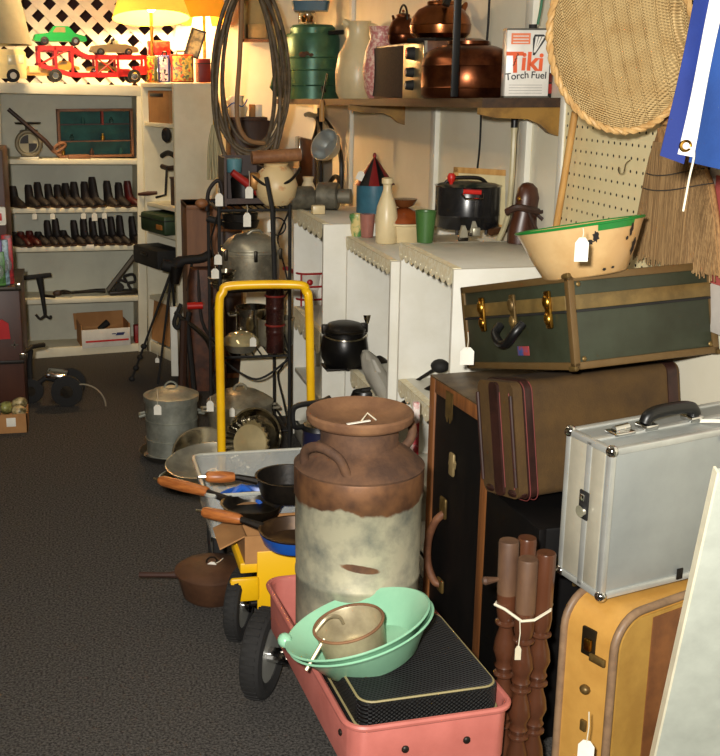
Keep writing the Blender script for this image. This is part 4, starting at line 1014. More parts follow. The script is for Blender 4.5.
o = thing('small_tin', 'small black and red tin tucked behind the torch fuel can', 'tin', q)
M().lathe([(0, 0), (.04, 0), (.04, .09), (.036, .1), (0, .1)], 28).done('body', matteblack, o); M().lathe([(.041, .012), (.041, .04)], 28).done('red_label', red, o); M().lathe([(.0412, .045), (.0412, .07)], 28).done('dark_label', mat('tin_brown', (120, 40, 30), .4), o)
price_tag(PX(555, 58, 1.34), 'little round shouldered paper tag beside the torch fuel can', length=.004, w=.024, h=.036)
# hanging under the shelf
q = PX(515, 113, 1.38)
o = thing('basting_brush', 'long pale brush with a black handle hanging below the wall shelf', 'brush', q)
M().cyl((0, 0, 0), (0, 0, -.045), .012, .011).done('handle', black, o)
M().tube(smooth_path([(0, 0, -.045), (0, 0, -.2), (.0, .02, -.33), (-.02, .05, -.42)], 5), [.012] + [.009] * 14 + [.006], 8).done('pale_rod', mat('pale_rod', (214, 202, 160), .4, trans=.3), o)
M().tube([(0, 0, 0), (0, 0, .06)], .002, 5).done('hook', iron, o)
# leaning wooden stick by the pegboard
a, b = PX(575, 112, 1.40), PX(556, 228, 1.40)
o = thing('wooden_dowel', 'thin pale wooden stick leaning at the left edge of the pegboard', 'stick', b + (b - a) * .9)
M().tube([V((0, 0, 0)), a - o.location + V((0, 0, .0))], .010, 10).done('stick', wood_pale, o)

# small wall shelf with papers behind the hose coil
WY = BY - .02
sx0, sx1 = PY(226, 115, WY - .15).x, PY(266, 115, WY - .15).x
zz = PY(245, 117, WY - .15).z
o = thing('small_shelf', 'small dark wall shelf holding papers, seen through the hose coil', 'shelf', (sx0, WY - .2, zz - .02))
M().box((0, 0, 0), (sx1 - sx0, .22, .02), .002).done('board', wood_dark, o); M().box((.02, .02, -.4), (sx1 - sx0 + .02, .22, 0), .003).done('dark_case', wood_dark, o)
o = thing('paper_bag', 'crumpled white paper bag with a blue line on the small dark shelf', 'bag', (sx0 + .06, WY - .12, zz))
M().rings([[V((x * k + dx, y * k, z)) for x, y in rrect(.11, .1, .02, 3)] for z, k, dx in ((0, 1, 0), (.05, 1.05, .01), (.09, .9, -.01), (.12, .7, .01))]).done('bag', mat('white_bag', (226, 222, 210), .6, bump=.5, bscale=30), o)
M().tube(smooth_path([(-.06, -.062, .05), (-.02, -.066, .08), (.03, -.066, .06), (.06, -.062, .1)], 5), .004, 6).done('blue_line', bluepl, o)
o = thing('small_box', 'small white and brown box at the right end of the small dark shelf', 'box', (sx1 - .06, WY - .14, zz))
M().box((-.03, 0, 0), (.0, .06, .07), .003).done('brown_side', cardboard, o); M().box((0, 0, 0), (.04, .06, .07), .003).done('white_side', white, o)
bx0, bx1 = PY(240, 30, WY - .05).x, PY(271, 30, WY - .05).x
o = thing('wooden_display_box', 'shallow wooden box frame on the end wall, seen through the hose coil top', 'box', (bx0, WY - .1, PY(250, 42, WY - .05).z))
bw_, bh_ = bx1 - bx0, .26
f_ = M(); f_.box((0, 0, 0), (bw_, .1, .015)); f_.box((0, 0, bh_), (bw_, .1, bh_ + .015)); f_.box((0, 0, 0), (.015, .1, bh_)); f_.box((bw_ - .015, 0, 0), (bw_, .1, bh_)); f_.done('frame', wood_mid, o, smooth=0)
M().box((.015, .08, .015), (bw_ - .015, .1, bh_)).done('backing', mat('yellowed_card', (206, 180, 120), .7), o)
M().box((.04, .02, .02), (bw_ - .03, .08, .1), .006).done('folded_cloth', mat('cloth_tan', (190, 160, 110), .9), o)

# ------------------------------------------------------------------ white bookcases along the right wall
bkw = white
def aisle_case(label, xf, ynear, yfar, h, shelves, depth=None):
    return bookcase('bookcase', label, yfar - ynear, (WX - .012) - xf if depth is None else depth, h, shelves, (xf, yfar, 0), -PI / 2, bkw, bkw)
bk2 = aisle_case('white bookcase nearest the trunks, black canner standing on its top', 1.015, 2.92, 3.445, 1.0, [.06, .30, .56])
bk1 = aisle_case('middle white bookcase with the cream bottle on top and black pot inside', .99, 3.455, 4.06, .94, [.06, .24, .46])
bk0 = aisle_case('far white bookcase beside the wire rack, grey cylinders on its top', .905, 4.07, 4.66, .985, [.06, .30, .57])
foot = M(); foot.prism([(.0, 0), (.05, 0), (.03, .1), (.0, .42)], 0, .018)
lace((1.015, 3.44, 1.0), (1.015, 2.925, 1.0), 'cream lace along the top edge of the nearest white bookcase', .05, 10)
lace((.99, 4.05, .94), (.99, 3.46, .94), 'cream lace along the top edge of the middle white bookcase', .045, 11)
lace((.905, 4.65, .985), (.905, 4.08, .985), 'cream lace along the top edge of the far white bookcase', .06, 6)
lace((.99, 3.95, .46), (.99, 3.48, .46), 'cream lace hanging on the inner shelf under the black pot', .06, 7)
lace((.905, 4.62, .57), (.905, 4.1, .57), 'cream lace hanging on the inner shelf under the red wire holder', .09, 6)
lace((1.015, 3.41, .56), (1.015, 2.95, .56), 'cream lace hanging on the inner shelf with the iron ladle', .05, 7)
# ------------------------------------------------------------------ things on and in the white bookcases
def onT(px, x, z):
    """on a case top: picture column px at distance x from the aisle line"""
    d = _ray(px, 235); k = x / d.x; return V((x, d.y * k, z))
T2, T1, T0 = 1.001, .941, .986
# black canner
q = onT(466, 1.31, T2)
cn = thing('canning_pot', 'black enamel canning pot with red knob and lidded top on the nearest white bookcase', 'pot', q + V((0, 0, .018)))
enam = mat('black_enamel', (18, 18, 20), .25, col2=(30, 30, 32), scale=40, coat=.4)
pr2 = .108; ph2 = .14
M().lathe([(0, 0), (pr2 * .96, 0), (pr2, .006), (pr2, .04), (pr2 * 1.015, .043), (pr2, .046), (pr2, ph2 - .004), (pr2 + .004, ph2), (pr2 - .004, ph2), (pr2 * .96, .01), (0, .008)], 48).done('body', enam, cn)
M().lathe([(pr2 * .98, ph2 - .002), (pr2 * .9, ph2 + .004), (pr2 * .3, ph2 + .012), (0, ph2 + .012)], 40).done('inner_lid', mat('speckled_lid', (90, 84, 66), .4, col2=(30, 40, 34), scale=30, lo=.45, hi=.55), cn)
M().tube(smooth_path([(-.08, .01, ph2 + .004), (-.05, .0, ph2 + .024), (.03, -.01, ph2 + .024), (.06, -.01, ph2 + .006)], 5), .006, 8).done('wire_handle', iron, cn)
M().lathe([(.006, ph2), (.006, ph2 + .01), (.012, ph2 + .018), (.014, ph2 + .032), (.009, ph2 + .042), (0, ph2 + .043)], 16, c=(-.07, -.03, 0)).done('red_knob', red, cn)
M().tube([(-.05, -pr2 * .9, ph2 - .012), (.005, -pr2 - .01, ph2 - .014)], .008, 8).done('red_grip', red, cn)
M().tube([(-.055, -pr2 * .93, ph2 - .02), (-.05, -pr2 - .012, ph2 - .034), (.01, -pr2 - .012, ph2 - .036), (.015, -pr2 * .96, ph2 - .02)], .004, 6).done('side_bail', steel, cn)
for a in (-130, -60, 30, 120):
    M().tube([(pr2 * .8 * math.cos(R(a)), pr2 * .8 * math.sin(R(a)), .004), (pr2 * .8 * math.cos(R(a)), pr2 * .8 * math.sin(R(a)), -.018)], .006, 8).done('foot', iron, cn)
M().box((-.02, -pr2 - .016, -.016), (.006, -pr2, .012), .004).done('front_tab', alu, cn)
# framed picture behind
q = onT(481, 1.39, T2)
pf_ = thing('picture_frame', 'pale wooden picture frame leaning on the wall behind the black canning pot', 'picture frame', q, rot=(R(-5), 0, -PI / 2 + R(38)))
fm = M(); fw, fh = .27, .205
fm.box((-fw / 2, 0, 0), (fw / 2, .012, .02), .001); fm.box((-fw / 2, 0, fh - .02), (fw / 2, .012, fh), .001); fm.box((-fw / 2, 0, .0), (-fw / 2 + .02, .012, fh), .001); fm.box((fw / 2 - .02, 0, 0), (fw / 2, .012, fh), .001)
fm.done('frame', wood_pale, pf_)
M().box((-fw / 2 + .02, .004, .02), (fw / 2 - .02, .01, fh - .02)).done('mat_board', mat('mat_board', (226, 210, 160), .7), pf_)
M().box((fw / 2 - .034, -.002, fh - .05), (fw / 2 - .014, 0, fh - .022)).done('yellow_sticker', yellow, pf_)
# green cup, cream dish with amber lid, metal clips
q = PZ(422, 241, T2) + V((.0, -.03, 0))
o = thing('green_cup', 'dull green tapered metal cup at the lace edge of the nearest bookcase', 'cup', q)
cupg = mat('cup_green', (66, 108, 52), .4)
M().lathe([(0, 0), (.025, 0), (.033, .098), (.035, .1), (.031, .098), (.023, .004), (0, .004)], 32).done('body', cupg, o)
q = PZ(396, 246, T1) + V((.06, .12, 0))
o = thing('casserole_dish', 'cream dish with amber lid standing between the bottle and the green cup', 'dish', q); o.scale = (1.2, 1.2, 1)
M().lathe([(0, 0), (.055, 0), (.07, .06), (.08, .064), (.08, .07), (.066, .068), (.05, .006), (0, .006)], 40).done('dish', stone, o)
M().lathe([(.078, .071), (.074, .08), (.05, .105), (.02, .118), (0, .12)], 40).done('lid', mat('amber_glass', (150, 74, 34), .12, col2=(110, 52, 24), scale=10, coat=.5), o)
M().lathe([(.012, .118), (.03, .128), (.04, .15), (.0, .152)], 28).done('lid_knob', mat('amber_dark', (112, 66, 34), .15), o)
M().box((.03, -.1, .05), (.075, -.06, .066), .006).done('side_grip', stone, o)
for i, (px, py) in enumerate(((463, 241), (473, 236))):
    q = PZ(px, py, T2)
    o = thing('metal_clip', ('front' if i == 0 else 'rear') + ' one of two small metal clips lying before the black canning pot', 'clip', q)
    M().prism([(-.014, 0), (.014, 0), (.012, .03), (.004, .05), (-.006, .05), (-.012, .02)], -.006, .006).done('clip', alu, o); M().box((-.016, -.008, 0), (.016, .008, .012), .003).done('base', iron_rim, o)
o = M().tube(smooth_path([(0, 0, .012), (.04, .02, .016), (.07, .04, .012), (.1, .09, .02)], 4), [.012] * 5 + [.008] * 8, 8).done('bronze_tool', mat('bronze_brown', (96, 62, 38), .4, .4)); o.location = PZ(490, 236, T2)
set_tag(o, 'small brown metal tool lying at the foot of the carved figure', 'tool')
# carved figure
q = onT(523, 1.40, T2)
cf = thing('carved_figure', 'dark carved wooden figure with twig like arms standing behind the enamel bowl', 'figure', q, R(-10)); cf.scale = (.84, .84, 1.0)
carve = mat('carved_wood', (78, 42, 24), .35, col2=(52, 26, 16), scale=18, stretch=(1, 1, .25), lo=.35, hi=.65)
rg = []
for z, rx, ry, dx in ((0, .052, .045, -.01), (.04, .054, .045, -.008), (.09, .044, .038, .0), (.115, .042, .036, .004), (.14, .044, .036, .006), (.17, .036, .03, .006), (.185, .02, .016, .006), (.189, .004, .004, .006)):
    rg.append([V((dx + rx * math.cos(2 * PI * k / 24) * (1 + .08 * math.cos(6 * PI * k / 24)), ry * math.sin(2 * PI * k / 24), z)) for k in range(24)])
M().rings(rg).done('body', carve, cf)
M().tube(smooth_path([(-.075, -.03, .098), (-.04, -.05, .115), (.01, -.05, .108), (.045, -.04, .1)], 5), .011, 8).done('front_arm', wood_dark, cf)
M().tube(smooth_path([(.0, -.05, .11), (.03, -.05, .06), (.055, -.05, .02)], 4), .006, 8).done('staff', wood_dark, cf)
M().tube(smooth_path([(.03, -.03, .1), (.07, -.02, .1), (.1, -.02, .122)], 4), .006, 8).done('twig_arm', wood_dark, cf)
M().tube([(.03, -.03, .1), (.062, -.04, .076)], .006, 8).done('twig_arm', wood_dark, cf)
M().ball((-.028, -.034, .14), .007, 10).done('eye_bead', brass, cf)
# bottle, circus canister, small pots on the middle case
q = PZ(386, 243, T1)
o = thing('stoneware_bottle', 'tall cream stoneware bottle at the lace edge of the middle bookcase', 'bottle', q)
M().lathe([(0, 0), (.034, 0), (.038, .006), (.04, .09), (.034, .13), (.02, .17), (.014, .19), (.015, .205), (.02, .21), (.02, .226), (.012, .23), (0, .228)], 36).done('body', stone, o)
q = onT(373, 1.19, T1)
o = thing('tent_canister', 'blue striped canister with a red and black pointed tent lid', 'canister', q + V((0, 0, 0)))
blu = mat('canister_blue', (54, 104, 124), .4, col2=(44, 88, 106), scale=8)
M().lathe([(0, 0), (.068, 0), (.07, .004), (.07, .155), (0, .156)], 40).done('body', blu, o)
for w_i in range(2):
    m = M(); n = 12
    for k in range(n):
        if k % 2 != w_i: continue
        a0, a1 = 2 * PI * k / n, 2 * PI * (k + 1) / n; seg = [a0 + (a1 - a0) * j / 4 for j in range(5)]
        m.rings([[V((.083 * math.cos(a), .083 * math.sin(a), .155)) for a in seg] + [V((.06 * math.cos(a), .06 * math.sin(a), .155)) for a in reversed(seg)],
                 [V((.004 * math.cos(a), .004 * math.sin(a), .262)) for a in seg] + [V((.001 * math.cos(a), .001 * math.sin(a), .255)) for a in reversed(seg)]])
    m.done(('red_stripes', 'black_stripes')[w_i], (mat('tent_red', (126, 20, 22), .45), black)[w_i], o)
M().ball((0, 0, .268), (.008, .008, .012), 12).done('finial', mat('tent_red', (126, 20, 22)), o)
price_tag(o.location + V((-.06, -.045, .212)), 'pale price tag on the red and black tent lid', length=.002, w=.028, h=.036, tilt=R(25))
q = PZ(357, 236, T1)
o = thing('flower_pot', 'little floral painted pot left of the stoneware bottle', 'pot', q)
M().lathe([(0, 0), (.02, 0), (.026, .03), (.024, .05), (.03, .07), (.028, .082), (.022, .08), (0, .07)], 28).done('body', mat('floral_pot', (214, 196, 130), .35, col2=(84, 140, 80), scale=26, lo=.45, hi=.58), o)
q = onT(367, 1.06, T1)
o = thing('pink_glass', 'pinkish glass tumbler behind the stoneware bottle', 'glass', q)
M().lathe([(0, 0), (.022, 0), (.028, .085), (.0, .086)], 28).done('body', mat('pink_glass', (190, 130, 116), .2, trans=.3), o)
q = onT(400, 1.2, T1)
o = thing('pink_bowl', 'dull pink bowl behind the stoneware bottle and amber lid', 'bowl', q)
M().lathe([(0, 0), (.03, 0), (.055, .06), (.06, .09), (.055, .09), (.03, .01), (0, .01)], 32).done('body', mat('bowl_pink', (186, 134, 120), .4), o)
# grey cylinders on the far case
for i, (px, py, r, L, a) in enumerate(((301, 210, .047, .11, 10), (329, 210, .055, .09, -25))):
    q = PZ(px, py, T0)
    o = thing('grey_roller', ('left' if i == 0 else 'right') + ' of two dull grey metal cylinders lying on the far bookcase', 'cylinder', q + V((.0, .02, r)), R(a))
    M().tube([(-L / 2, 0, 0), (-L / 2 + .006, 0, 0), (L / 2 - .006, 0, 0), (L / 2, 0, 0)], [r * .88, r, r, r * .88], 28).done('drum', mat('zinc_grey', (118, 114, 100), .5, .5, col2=(92, 88, 76), scale=20), o)
    M().cyl((L / 2, 0, 0), (L / 2 + .05, 0, 0), r * .55).done('neck', mat('zinc_grey2', (132, 126, 110), .5, .5), o)
q = PZ(318, 214, T0)
o = M().box((-.025, -.02, 0), (.025, .02, .035), .004).done('cream_box', stone); o.location = q; set_tag(o, 'little cream box before the grey metal cylinders', 'box')
# boards, strainer and cords hanging behind the far case
q = PX(303, 133, WX - .06)
hb = thing('hanging_board', 'dark brown wooden board tool hanging under the far end of the wall shelf', 'tool', q)
yy = lambda px, py: PX(px, py, WX - .1) - q
a, b = yy(292, 135), yy(314, 205)
M().box((-.05, min(a.y, b.y), b.z), (-.03, max(a.y, b.y), a.z), .003).done('board', wood_dark, hb)
M().box((-.062, yy(303, 135).y, yy(300, 172).z), (-.05, yy(299, 135).y, a.z), .002).done('metal_strip', steel, hb)
price_tag(PX(296, 152, WX - .165), 'pale tag on the dark brown hanging board', length=.002, w=.05, h=.09, rz=-PI / 2 + .5)
o = thing('hanging_bar', 'dark bar hanging straight down from the wall shelf beside the strainer', 'bar', PX(320, 108, WX - .12))
M().box((-.008, -.035, -.46), (.008, .035, 0), .003).done('bar', matteblack, o)
q = PX(333, 150, WX - .17)
o = thing('strainer', 'bluish grey metal strainer bowl hanging below the green cooler', 'strainer', q, rot=(R(60), R(-30), R(-40))); o.scale = (.8, .8, .8)
M().lathe([(0, 0), (.06, .01), (.09, .05), (.1, .09), (.104, .09), (.094, .048), (.062, .006), (0, -.005)], 36).done('bowl', mat('blue_steel', (176, 182, 180), .35, .5), o)
M().tube([(0, .1, .09), (0, .2, .11)], .008, 8).done('handle', iron, o)
o = thing('wood_handle_fork', 'pale wooden handle hanging from the front edge of the wall shelf', 'utensil', PX(322, 100, SXF - .01))
M().tube([(0, 0, -.1), (0, 0, -.02), (.0, 0, 0)], [.013, .012, .008], 10).done('grip', wood_pale, o); M().tube([(0, 0, 0), (.0, -.1, .12)], .004, 6).done('wire', steel, o)
cb_ = thing('cord_bundle', 'loops of black cord hanging on the wall under the green cooler', 'cord', PX(306, 118, WX - .05))
cc = lambda px, py: PX(px, py, WX - .05) - cb_.location
M().tube(smooth_path([cc(287, 152), cc(291, 130), cc(301, 118), cc(310, 114), cc(318, 122), cc(313, 142)], 6), .013, 8).done('cord_loop', black, cb_)
M().tube(smooth_path([cc(309, 115), cc(322, 118), cc(334, 134), cc(341, 158), cc(341, 190)], 6), .013, 8).done('cord_loop', black, cb_)
M().tube(smooth_path([cc(326, 190), cc(334, 177), cc(339, 180), cc(338, 190)], 6), .012, 8).done('cord_loop', black, cb_)
# black pot and plastic bag in the middle case
q = V((.972, onT(346, .972, 0).y, .461))
kp = thing('iron_kettle', 'round black iron pot with lid on the inner shelf of the middle bookcase', 'pot', q)
kr = .089
M().lathe([(0, .012), (kr * .82, .012), (kr * .97, .04), (kr * 1.0, .075), (kr * .93, .115), (kr * .78, .14), (kr * .8, .146)], 44).done('body', mat('black_iron', (18, 17, 17), .32, .3, bump=.1), kp)
M().lathe([(kr * .84, .144), (kr * .84, .15), (kr * .7, .165), (kr * .45, .172), (0, .174)], 40).done('lid', iron, kp)
M().torus((0, 0, .142), kr * .82, .006, 40).done('rim_ring', iron_rim, kp)
m = M(); m.tube([(kr * .9 * math.cos(R(a)), -kr * .9 * math.sin(R(a)), .128 - .012 * math.sin(R(a))) for a in range(10, 171, 8)], .005, 6); m.done('bail', steel, kp)
for s in (-1, 1): M().box((s * kr * .84 - .012, -.012, .13), (s * kr * .84 + .012, .012, .165), .004).done('ear', iron, kp)
for a in (30, 150, 270): M().cyl((kr * .6 * math.cos(R(a)), kr * .6 * math.sin(R(a)), .03), (kr * .65 * math.cos(R(a)), kr * .65 * math.sin(R(a)), 0), .012, .008).done('foot', iron, kp)
M().box((-kr * .9, -kr * .6, 0), (kr * .7, kr * .6, .006), .002).done('trivet', iron, kp)
q = V((1.0, 3.64, .47))
o = thing('iron_lump', 'black rounded iron piece at the lace edge under the plastic bag', 'iron piece', V((.975, onT(370, .975, 0).y, .402)))
M().lathe([(0, 0), (.045, .004), (.06, .03), (.05, .055), (0, .058)], 28, sy=.7).done('body', mat('black_iron', (18, 17, 17)), o)
M().tube([(-.02, 0, .055), (.03, .0, .06)], .01, 8).done('ridge', iron, o)
bgp = V((1.0, onT(383, 1.0, 0).y, .461))
o = thing('plastic_bag', 'crumpled translucent grey plastic bag stuffed beside the black pot', 'bag', bgp)
rg = []
for i, (z, rx, ry, dx) in enumerate(((-.04, .02, .03, .03), (.0, .035, .05, .02), (.05, .04, .055, .0), (.09, .035, .05, -.02), (.13, .028, .04, -.035), (.15, .012, .02, -.045))):
    rg.append([V((dx + rx * math.cos(2 * PI * k / 20) * (1 + .14 * math.sin(k * 2.7 + i)), -dx * .4 + ry * math.sin(2 * PI * k / 20) * (1 + .14 * math.cos(k * 3.1 + i * 2)), z)) for k in range(20)])
M().rings(rg).done('bag', bag_m, o)
q = V((1.12, onT(381, 1.12, 0).y, .461))
o = thing('candle_holder', 'dark metal candle holder with shiny cups behind the black pot', 'candle holder', q)
M().lathe([(0, 0), (.04, 0), (.03, .012), (.008, .03), (.008, .12), (0, .12)], 20).done('stem', iron, o)
for s in (-1, 1):
    M().tube(smooth_path([(0, 0, .1), (s * .03, 0, .12), (s * .05, 0, .15)], 4), .006, 6).done('arm', iron, o)
    M().lathe([(.0, .15), (.014, .15), (.02, .185), (0, .18)], 16, c=(s * .05, 0, 0)).done('cup', steel if s < 0 else iron, o)
# red wire holder with white containers in the far case
q = V((.98, onT(310, .98, 0).y, .571))
o = thing('wire_holder', 'red wire holder around white containers inside the far bookcase', 'holder', q)
redw = mat('red_wire', (170, 28, 30), .4)
for z in (.03, .085, .14): M().tube([(x, y, z) for x, y in rrect(.13, .13, .05)], .0045, 6, closed=True).done('wire_hoop', redw, o)
for k in range(4): M().tube([(.065 * math.cos(R(45 + 90 * k)), .065 * math.sin(R(45 + 90 * k)), .0), (.065 * math.cos(R(45 + 90 * k)), .065 * math.sin(R(45 + 90 * k)), .14)], .004, 6).done('upright', redw, o)
M().tube(smooth_path([(-.07, 0, .14), (-.1, -.03, .16), (-.12, -.05, .165)], 4), .009, 8).done('red_grip', redw, o)
for i, (dx, dy, h_) in enumerate(((.0, .01, .075), (.0, -.0, .06))):
    c = thing('white_container', ('lower' if i == 0 else 'upper') + ' white plastic container held in the red wire holder', 'container', q + V((dx, dy, .002 + i * .078)))
    M().lathe([(0, 0), (.044, 0), (.05, h_ - .012), (.052, h_ - .01), (.052, h_), (0, h_)], 32).done('tub', white, c)
    if i == 0: M().cyl((-.02, -.047, .04), (-.021, -.051, .04), .011).done('yellow_dot', yellow, c)
    M().ball((-.01, -.052, .052 - .03 * i), (.014, .01, .014), 10).done('red_catch', redw, c)
# iron ladle and its shelf mates in the nearest case
q = V((1.0, 3.2, .575))
la, lb = PX(397, 393, 1.03), PX(440, 366, 1.12)
o = thing('iron_ladle', 'black iron ladle lying across the inner shelf of the nearest bookcase', 'ladle', la)
M().tube([V((0, 0, 0)), (lb - la) * .3, (lb - la)], [.010, .005, .007], 8).done('handle', iron, o)
M().ball(lb - la, (.03, .03, .022), 16).done('bowl', matteblack, o); M().torus((0, 0, 0), .011, .004, 16, mtx=T(rot=(R(90), 0, 0))).done('hook', iron, o)
o = thing('iron_spoon', 'second dark utensil lying lower on the same shelf below the ladle', 'utensil', PX(403, 403, 1.02))
M().tube([V((0, 0, 0)), PX(432, 388, 1.08) - o.location], [.007, .012], 8).done('handle', iron, o)

# ------------------------------------------------------------------ pegboard, trays, broom and flag on the right wall
pl, prr = PX(563, 225, WX - .014).y, PX(672, 150, WX - .014).y - .35
pb = thing('pegboard', 'cream perforated pegboard fixed to the wall above the trunk', 'pegboard', (WX - .0275, pl, 0))
pegm = mat('pegboard_cream', (236, 222, 176), .5, col2=(228, 212, 164), scale=4)
cell = .0335; ny, nz = int((pl - prr) / cell), int(.92 / cell)
m = M(); bm = m.bm; z0 = 1.02
vg = [[bm.verts.new((0, -i * cell, z0 + j * cell)) for j in range(nz + 1)] for i in range(ny + 1)]
hr = .0043
for i in range(ny):
    for j in range(nz):
        cy_, cz_ = -(i + .5) * cell, z0 + (j + .5) * cell
        hole = [bm.verts.new((0, cy_ - hr * math.cos(2 * PI * (k + .5) / 8), cz_ + hr * math.sin(2 * PI * (k + .5) / 8))) for k in range(8)]
        # corners: a = (-y is right) order: right-bottom, right-top, left-top, left-bottom
        A = [vg[i + 1][j], vg[i + 1][j + 1], vg[i][j + 1], vg[i][j]]
        # hole verts by angle: k=0..7 from +right going up
        q_ = {0: 'r'}
        ang = lambda v: math.atan2(v.co.z - cz_, -(v.co.y - cy_))
        hs = sorted(hole, key=lambda v: ang(v) % (2 * PI))
        cs = sorted(A, key=lambda v: ang(v) % (2 * PI))
        for k in range(4):
            c0, c1 = cs[k], cs[(k + 1) % 4]
            h0, h1, h2 = hs[(2 * k) % 8], hs[(2 * k + 1) % 8], hs[(2 * k + 2) % 8]
            try:
                bm.faces.new((c0, h0, h1)) if False else None
                bm.faces.new((c0, c1, h2, h1))
                bm.faces.new((c0, h1, h0))
            except ValueError: pass
m.done('perforated_sheet', pegm, pb, smooth=0)
M().box((.006, -ny * cell, z0), (.026, -.001, z0 + nz * cell)).done('backing', mat('hole_shade', (40, 32, 24), .95), pb)  # dark colour stands in for the shade of the gap behind the holes
M().box((-.004, -ny * cell - .02, z0), (.026, -ny * cell, z0 + nz * cell), .002).done('edge_strip', white, pb)
M().box((-.006, 0, z0), (.026, .03, z0 + nz * cell), .002).done('edge_strip', white, pb)
hk = thing('peg_hook', 'small bare metal hook in the pegboard above the enamel bowl', 'hook', PX(630, 168, WX - .03))
M().tube(smooth_path([(0, 0, .02), (-.012, 0, .01), (-.016, 0, -.012), (-.03, -.004, -.012), (-.034, -.006, .004)], 5), .0022, 6).done('wire', steel, hk)
wick = add_weave(mat('wicker', (230, 198, 138), .55, col2=(210, 172, 112), scale=20, lo=.4, hi=.7), 560, 900, dark=.74)
wick_dk = mat('wicker_rim', (210, 172, 112), .55, col2=(182, 140, 84), scale=24, lo=.35, hi=.65)
def wicker_tray(label, c, rot, w, h, dp, n=15):
    t = thing('wicker_tray', label, 'basket', c, rot=rot)
    # an oval dish in local x,z, hollow toward -y
    rings = []
    for k, (s, y) in enumerate(((.02, dp), (.3, dp), (.55, dp * .95), (.75, dp * .8), (.9, dp * .5), (1.0, 0), (1.0, .006), (.9, dp * .5 + .006), (.55, dp + .004), (.02, dp + .006))):
        rings.append([V((w * s * math.cos(2 * PI * i / 64), y, h * s * math.sin(2 * PI * i / 64))) for i in range(64)])
    M().rings(rings).done('woven_dish', wick, t)
    # weft strands following rows across the dish
    rim = M()
    for ph in (0, PI):
        rim.tube([(w * 1.01 * math.cos(2 * PI * i / 120) + .004 * math.cos(i * 1.3 + ph) * math.cos(2 * PI * i / 120), -.002 + .005 * math.sin(i * 1.3 + ph), h * 1.01 * math.sin(2 * PI * i / 120) + .004 * math.cos(i * 1.3 + ph) * math.sin(2 * PI * i / 120)) for i in range(120)], .0055, 7, closed=True)
    rim.done('braided_rim', wick_dk, t)
    dep = lambda x, z: dp * (1 - max(0, ((x / w) ** 2 + (z / h) ** 2)) ** 1.6)
    for k in range(n):
        x0 = -w * .92 + 1.84 * w * k / (n - 1)
        hh = h * math.sqrt(max(0, 1 - (x0 / w) ** 2)) * .97
        if hh < .02: continue
        pts = [(x0, dep(x0, -hh + 2 * hh * i / 14) - .004, -hh + 2 * hh * i / 14) for i in range(15)]
        M().tube(pts, .0026, 6).done('rib', wick, t)
    return t
tc_ = PD(621, 40, 2.52)
wicker_tray('big oval wicker tray hanging in front of the pegboard', tc_, (R(4), R(-14), -R(24)), .152, .20, .045, 11)
t2 = PD(652, 30, 2.66)
wicker_tray('second wicker tray hanging mostly hidden behind the big one', t2, (R(2), R(-8), -R(40)), .15, .19, .04, 9)
# broom
bx = WX - .055
bpt = lambda px, py: PX(px, py, bx)
b0 = bpt(664, 138)
bo = thing('broom', 'old straw broom head hanging bristles down beside the pegboard', 'broom', b0)
straw = mat('straw', (168, 128, 78), .8, col2=(128, 92, 54), scale=260, stretch=(1, 1, .02), lo=.35, hi=.68, bump=.6, bscale=120)
outl = [((664, 130), (676, 126)), ((658, 145), (690, 140)), ((652, 165), (704, 156)), ((647, 185), (714, 172)), ((641, 215), (720, 205)), ((635, 245), (724, 234)), ((630, 268), (728, 254))]
rg = []
for (l, r_) in outl:
    a, b = bpt(*l) - b0, bpt(*r_) - b0; c = (a + b) / 2; w = abs(a.y - b.y) / 2; th_ = .028
    rg.append([V((th_ * math.cos(2 * PI * k / 40) * (1 + .1 * math.sin(k * 5)), c.y + w * math.sin(2 * PI * k / 40), c.z)) for k in range(40)])
M().rings(rg).done('bristle_head', straw, bo)
st2 = M()
for k in range(90):
    u = (k + .5) / 90 * 2 - 1; lay = random.choice((-1, 1, -1))
    pts = []
    for (l, r_) in outl[1:]:
        a, b = bpt(*l) - b0, bpt(*r_) - b0; c = (a + b) / 2; w = (a.y - b.y) / 2
        pts.append(V((-(.029 * math.sqrt(max(.02, 1 - u * u)) + .002), c.y - w * u * .99 + random.uniform(-.002, .002), c.z)))
    pts[-1].z -= random.uniform(0, .02)
    st2.tube(pts, .0016, 4)
st2.done('straws', mat('straw_light', (160, 128, 84), .8, col2=(116, 88, 54), scale=220, stretch=(1, 1, .02)), bo, kind='stuff')
for py, l, r_ in ((168, 650, 706), (183, 646, 715)):
    a, b = bpt(l, py + 4) - b0, bpt(r_, py) - b0
    M().tube([V((-.032 * math.sqrt(max(.0, 1 - ((k / 10) * 2 - 1) ** 2)) - .003, a.y + (b.y - a.y) * k / 10, a.z + (b.z - a.z) * k / 10 - .012 * math.sin(PI * k / 10))) for k in range(11)], .0016, 5).done('stitching', mat('stitch', (70, 60, 50), .8), bo)
M().tube([bpt(670, 140) - b0, bpt(668, 60) - b0, bpt(668, -40) - b0], .014, 10).done('handle', wood_mid, bo)
for k in range(4): M().torus((0, bpt(669, 138).y - b0.y, .0 + .012 * k), .019, .005, 20).done('binding_ring', (mat('bind', (160, 120, 70), .6), red)[k == 0], bo)
